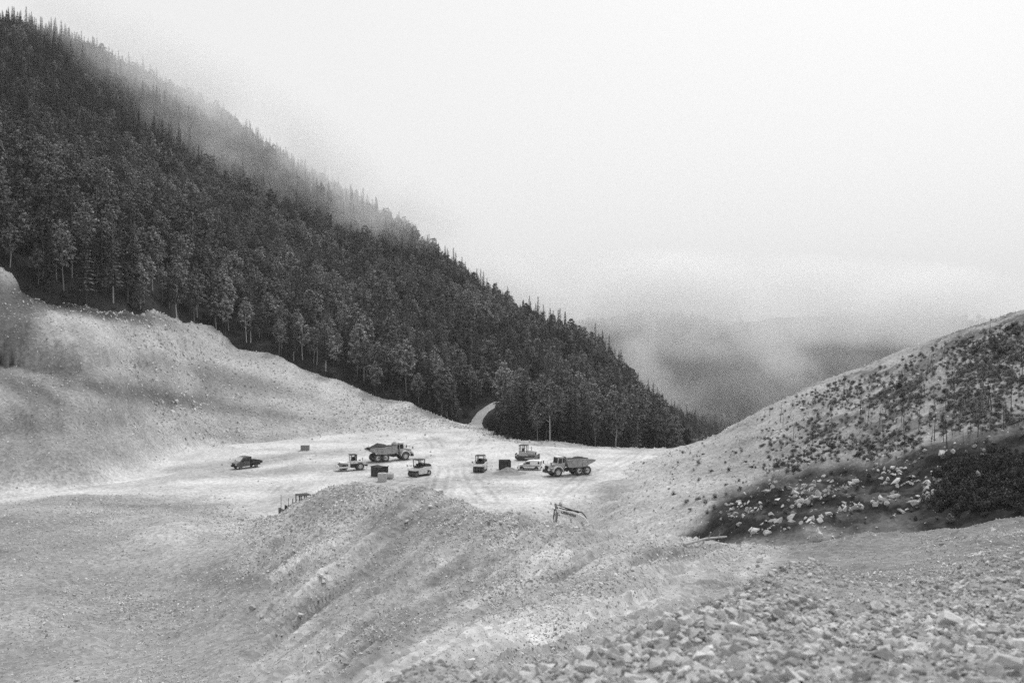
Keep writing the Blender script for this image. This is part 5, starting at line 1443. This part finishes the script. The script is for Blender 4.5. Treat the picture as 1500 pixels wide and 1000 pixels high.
# ================================================================== AIR
def volume_box(name, x0, x1, y0, y1, z0, z1, density, label, aniso=0.0):
    o = MB().box(x0, x1, y0, y1, z0, z1).build(name, None)
    m = bpy.data.materials.new(name); m.use_nodes = True
    nt = m.node_tree; nt.nodes.clear()
    out = nt.nodes.new('ShaderNodeOutputMaterial'); pv = nt.nodes.new('ShaderNodeVolumePrincipled')
    pv.inputs['Color'].default_value = grey(.95); pv.inputs['Density'].default_value = density; pv.inputs['Anisotropy'].default_value = aniso
    nt.links.new(pv.outputs[0], out.inputs['Volume'])
    o.data.materials.clear(); o.data.materials.append(m)
    o['kind'] = 'stuff'; o['label'] = label
    return o, m, nt, pv
HAZE = True
if HAZE:
    volume_box('haze', -1600, 2700, -300, 2500, -90, 310, 0.85e-4, 'thin mist filling the valley')

def mist_bank(name, box, blobs, label, noise_scale=.017):
    """drifting cloud: soft ellipsoids broken up by noise.  blob = centre, long axis, radii (along, across, up), density"""
    o, m, nt, pv = volume_box(name, *box, 0.0, label, 0.1)
    pv.inputs['Color'].default_value = grey(.99)
    ge = nt.nodes.new('ShaderNodeNewGeometry')
    pos = ge.outputs['Position']
    wn_ = nt.nodes.new('ShaderNodeTexNoise'); wn_.inputs['Scale'].default_value = noise_scale; wn_.inputs['Detail'].default_value = 4; wn_.inputs['Roughness'].default_value = .6
    nt.links.new(pos, wn_.inputs['Vector'])
    nz = remap(nt, wn_.outputs[0], .42, .62, .08, 1.7)
    tot = None
    for c, ax, rad, den in blobs:
        ax = Vector(ax).normalized()
        a2 = ax.cross(Vector((0, 0, 1))).normalized(); a3 = a2.cross(ax)
        mp = nt.nodes.new('ShaderNodeVectorMath'); mp.operation = 'SUBTRACT'; nt.links.new(pos, mp.inputs[0]); mp.inputs[1].default_value = c
        acc = None
        for v_, r_ in ((ax, rad[0]), (a2, rad[1]), (a3, rad[2])):
            dp = nt.nodes.new('ShaderNodeVectorMath'); dp.operation = 'DOT_PRODUCT'; nt.links.new(mp.outputs[0], dp.inputs[0]); dp.inputs[1].default_value = tuple(v_ / r_)
            sq = math_n(nt, 'MULTIPLY', dp.outputs['Value'], dp.outputs['Value'])
            acc = sq if acc is None else math_n(nt, 'ADD', acc, sq)
        f = remap(nt, acc, 1.0, 0.0, 0.0, den)
        tot = f if tot is None else math_n(nt, 'ADD', tot, f)
    nt.links.new(math_n(nt, 'MULTIPLY', tot, nz), pv.inputs['Density'])
    return o
def at(px_, py_, d_):
    u_, s_ = uv(px_, py_)
    return Vector((u_ * d_, d_, CAMZ + s_ * d_))
mist_bank('mist_bank', (-520, 120, 440, 800, 20, 305),
          [(at(330, 195, 560), at(480, 300, 560) - at(170, 90, 560), (110, 50, 30), .014),
           (at(370, 185, 630), at(600, 320, 630) - at(150, 60, 630), (190, 50, 36), .020),
           (at(545, 312, 560), (1, 0, -.4), (45, 40, 22), .016),
           (at(700, 440, 640), (1, 0, -.6), (70, 60, 30), .008)],
          'cloud wisp lying across the upper forest')
mist_bank('mist_bank', (-260, 1100, 640, 1050, -60, 305),
          [(at(1150, 440, 900), (1, 0, -.05), (460, 130, 44), .027),
           (at(1080, 560, 800), (1, 0, 0), (420, 130, 80), .0042),
           (at(900, 470, 860), (1, 0, -.2), (160, 100, 30), .02),
           (at(1120, 505, 860), at(1190, 590, 860) - at(1050, 470, 860), (85, 70, 20), .016),
           (at(930, 520, 800), at(1010, 620, 800) - at(890, 480, 800), (75, 60, 18), .010)],
          'low cloud hanging in front of the far hill', .011)
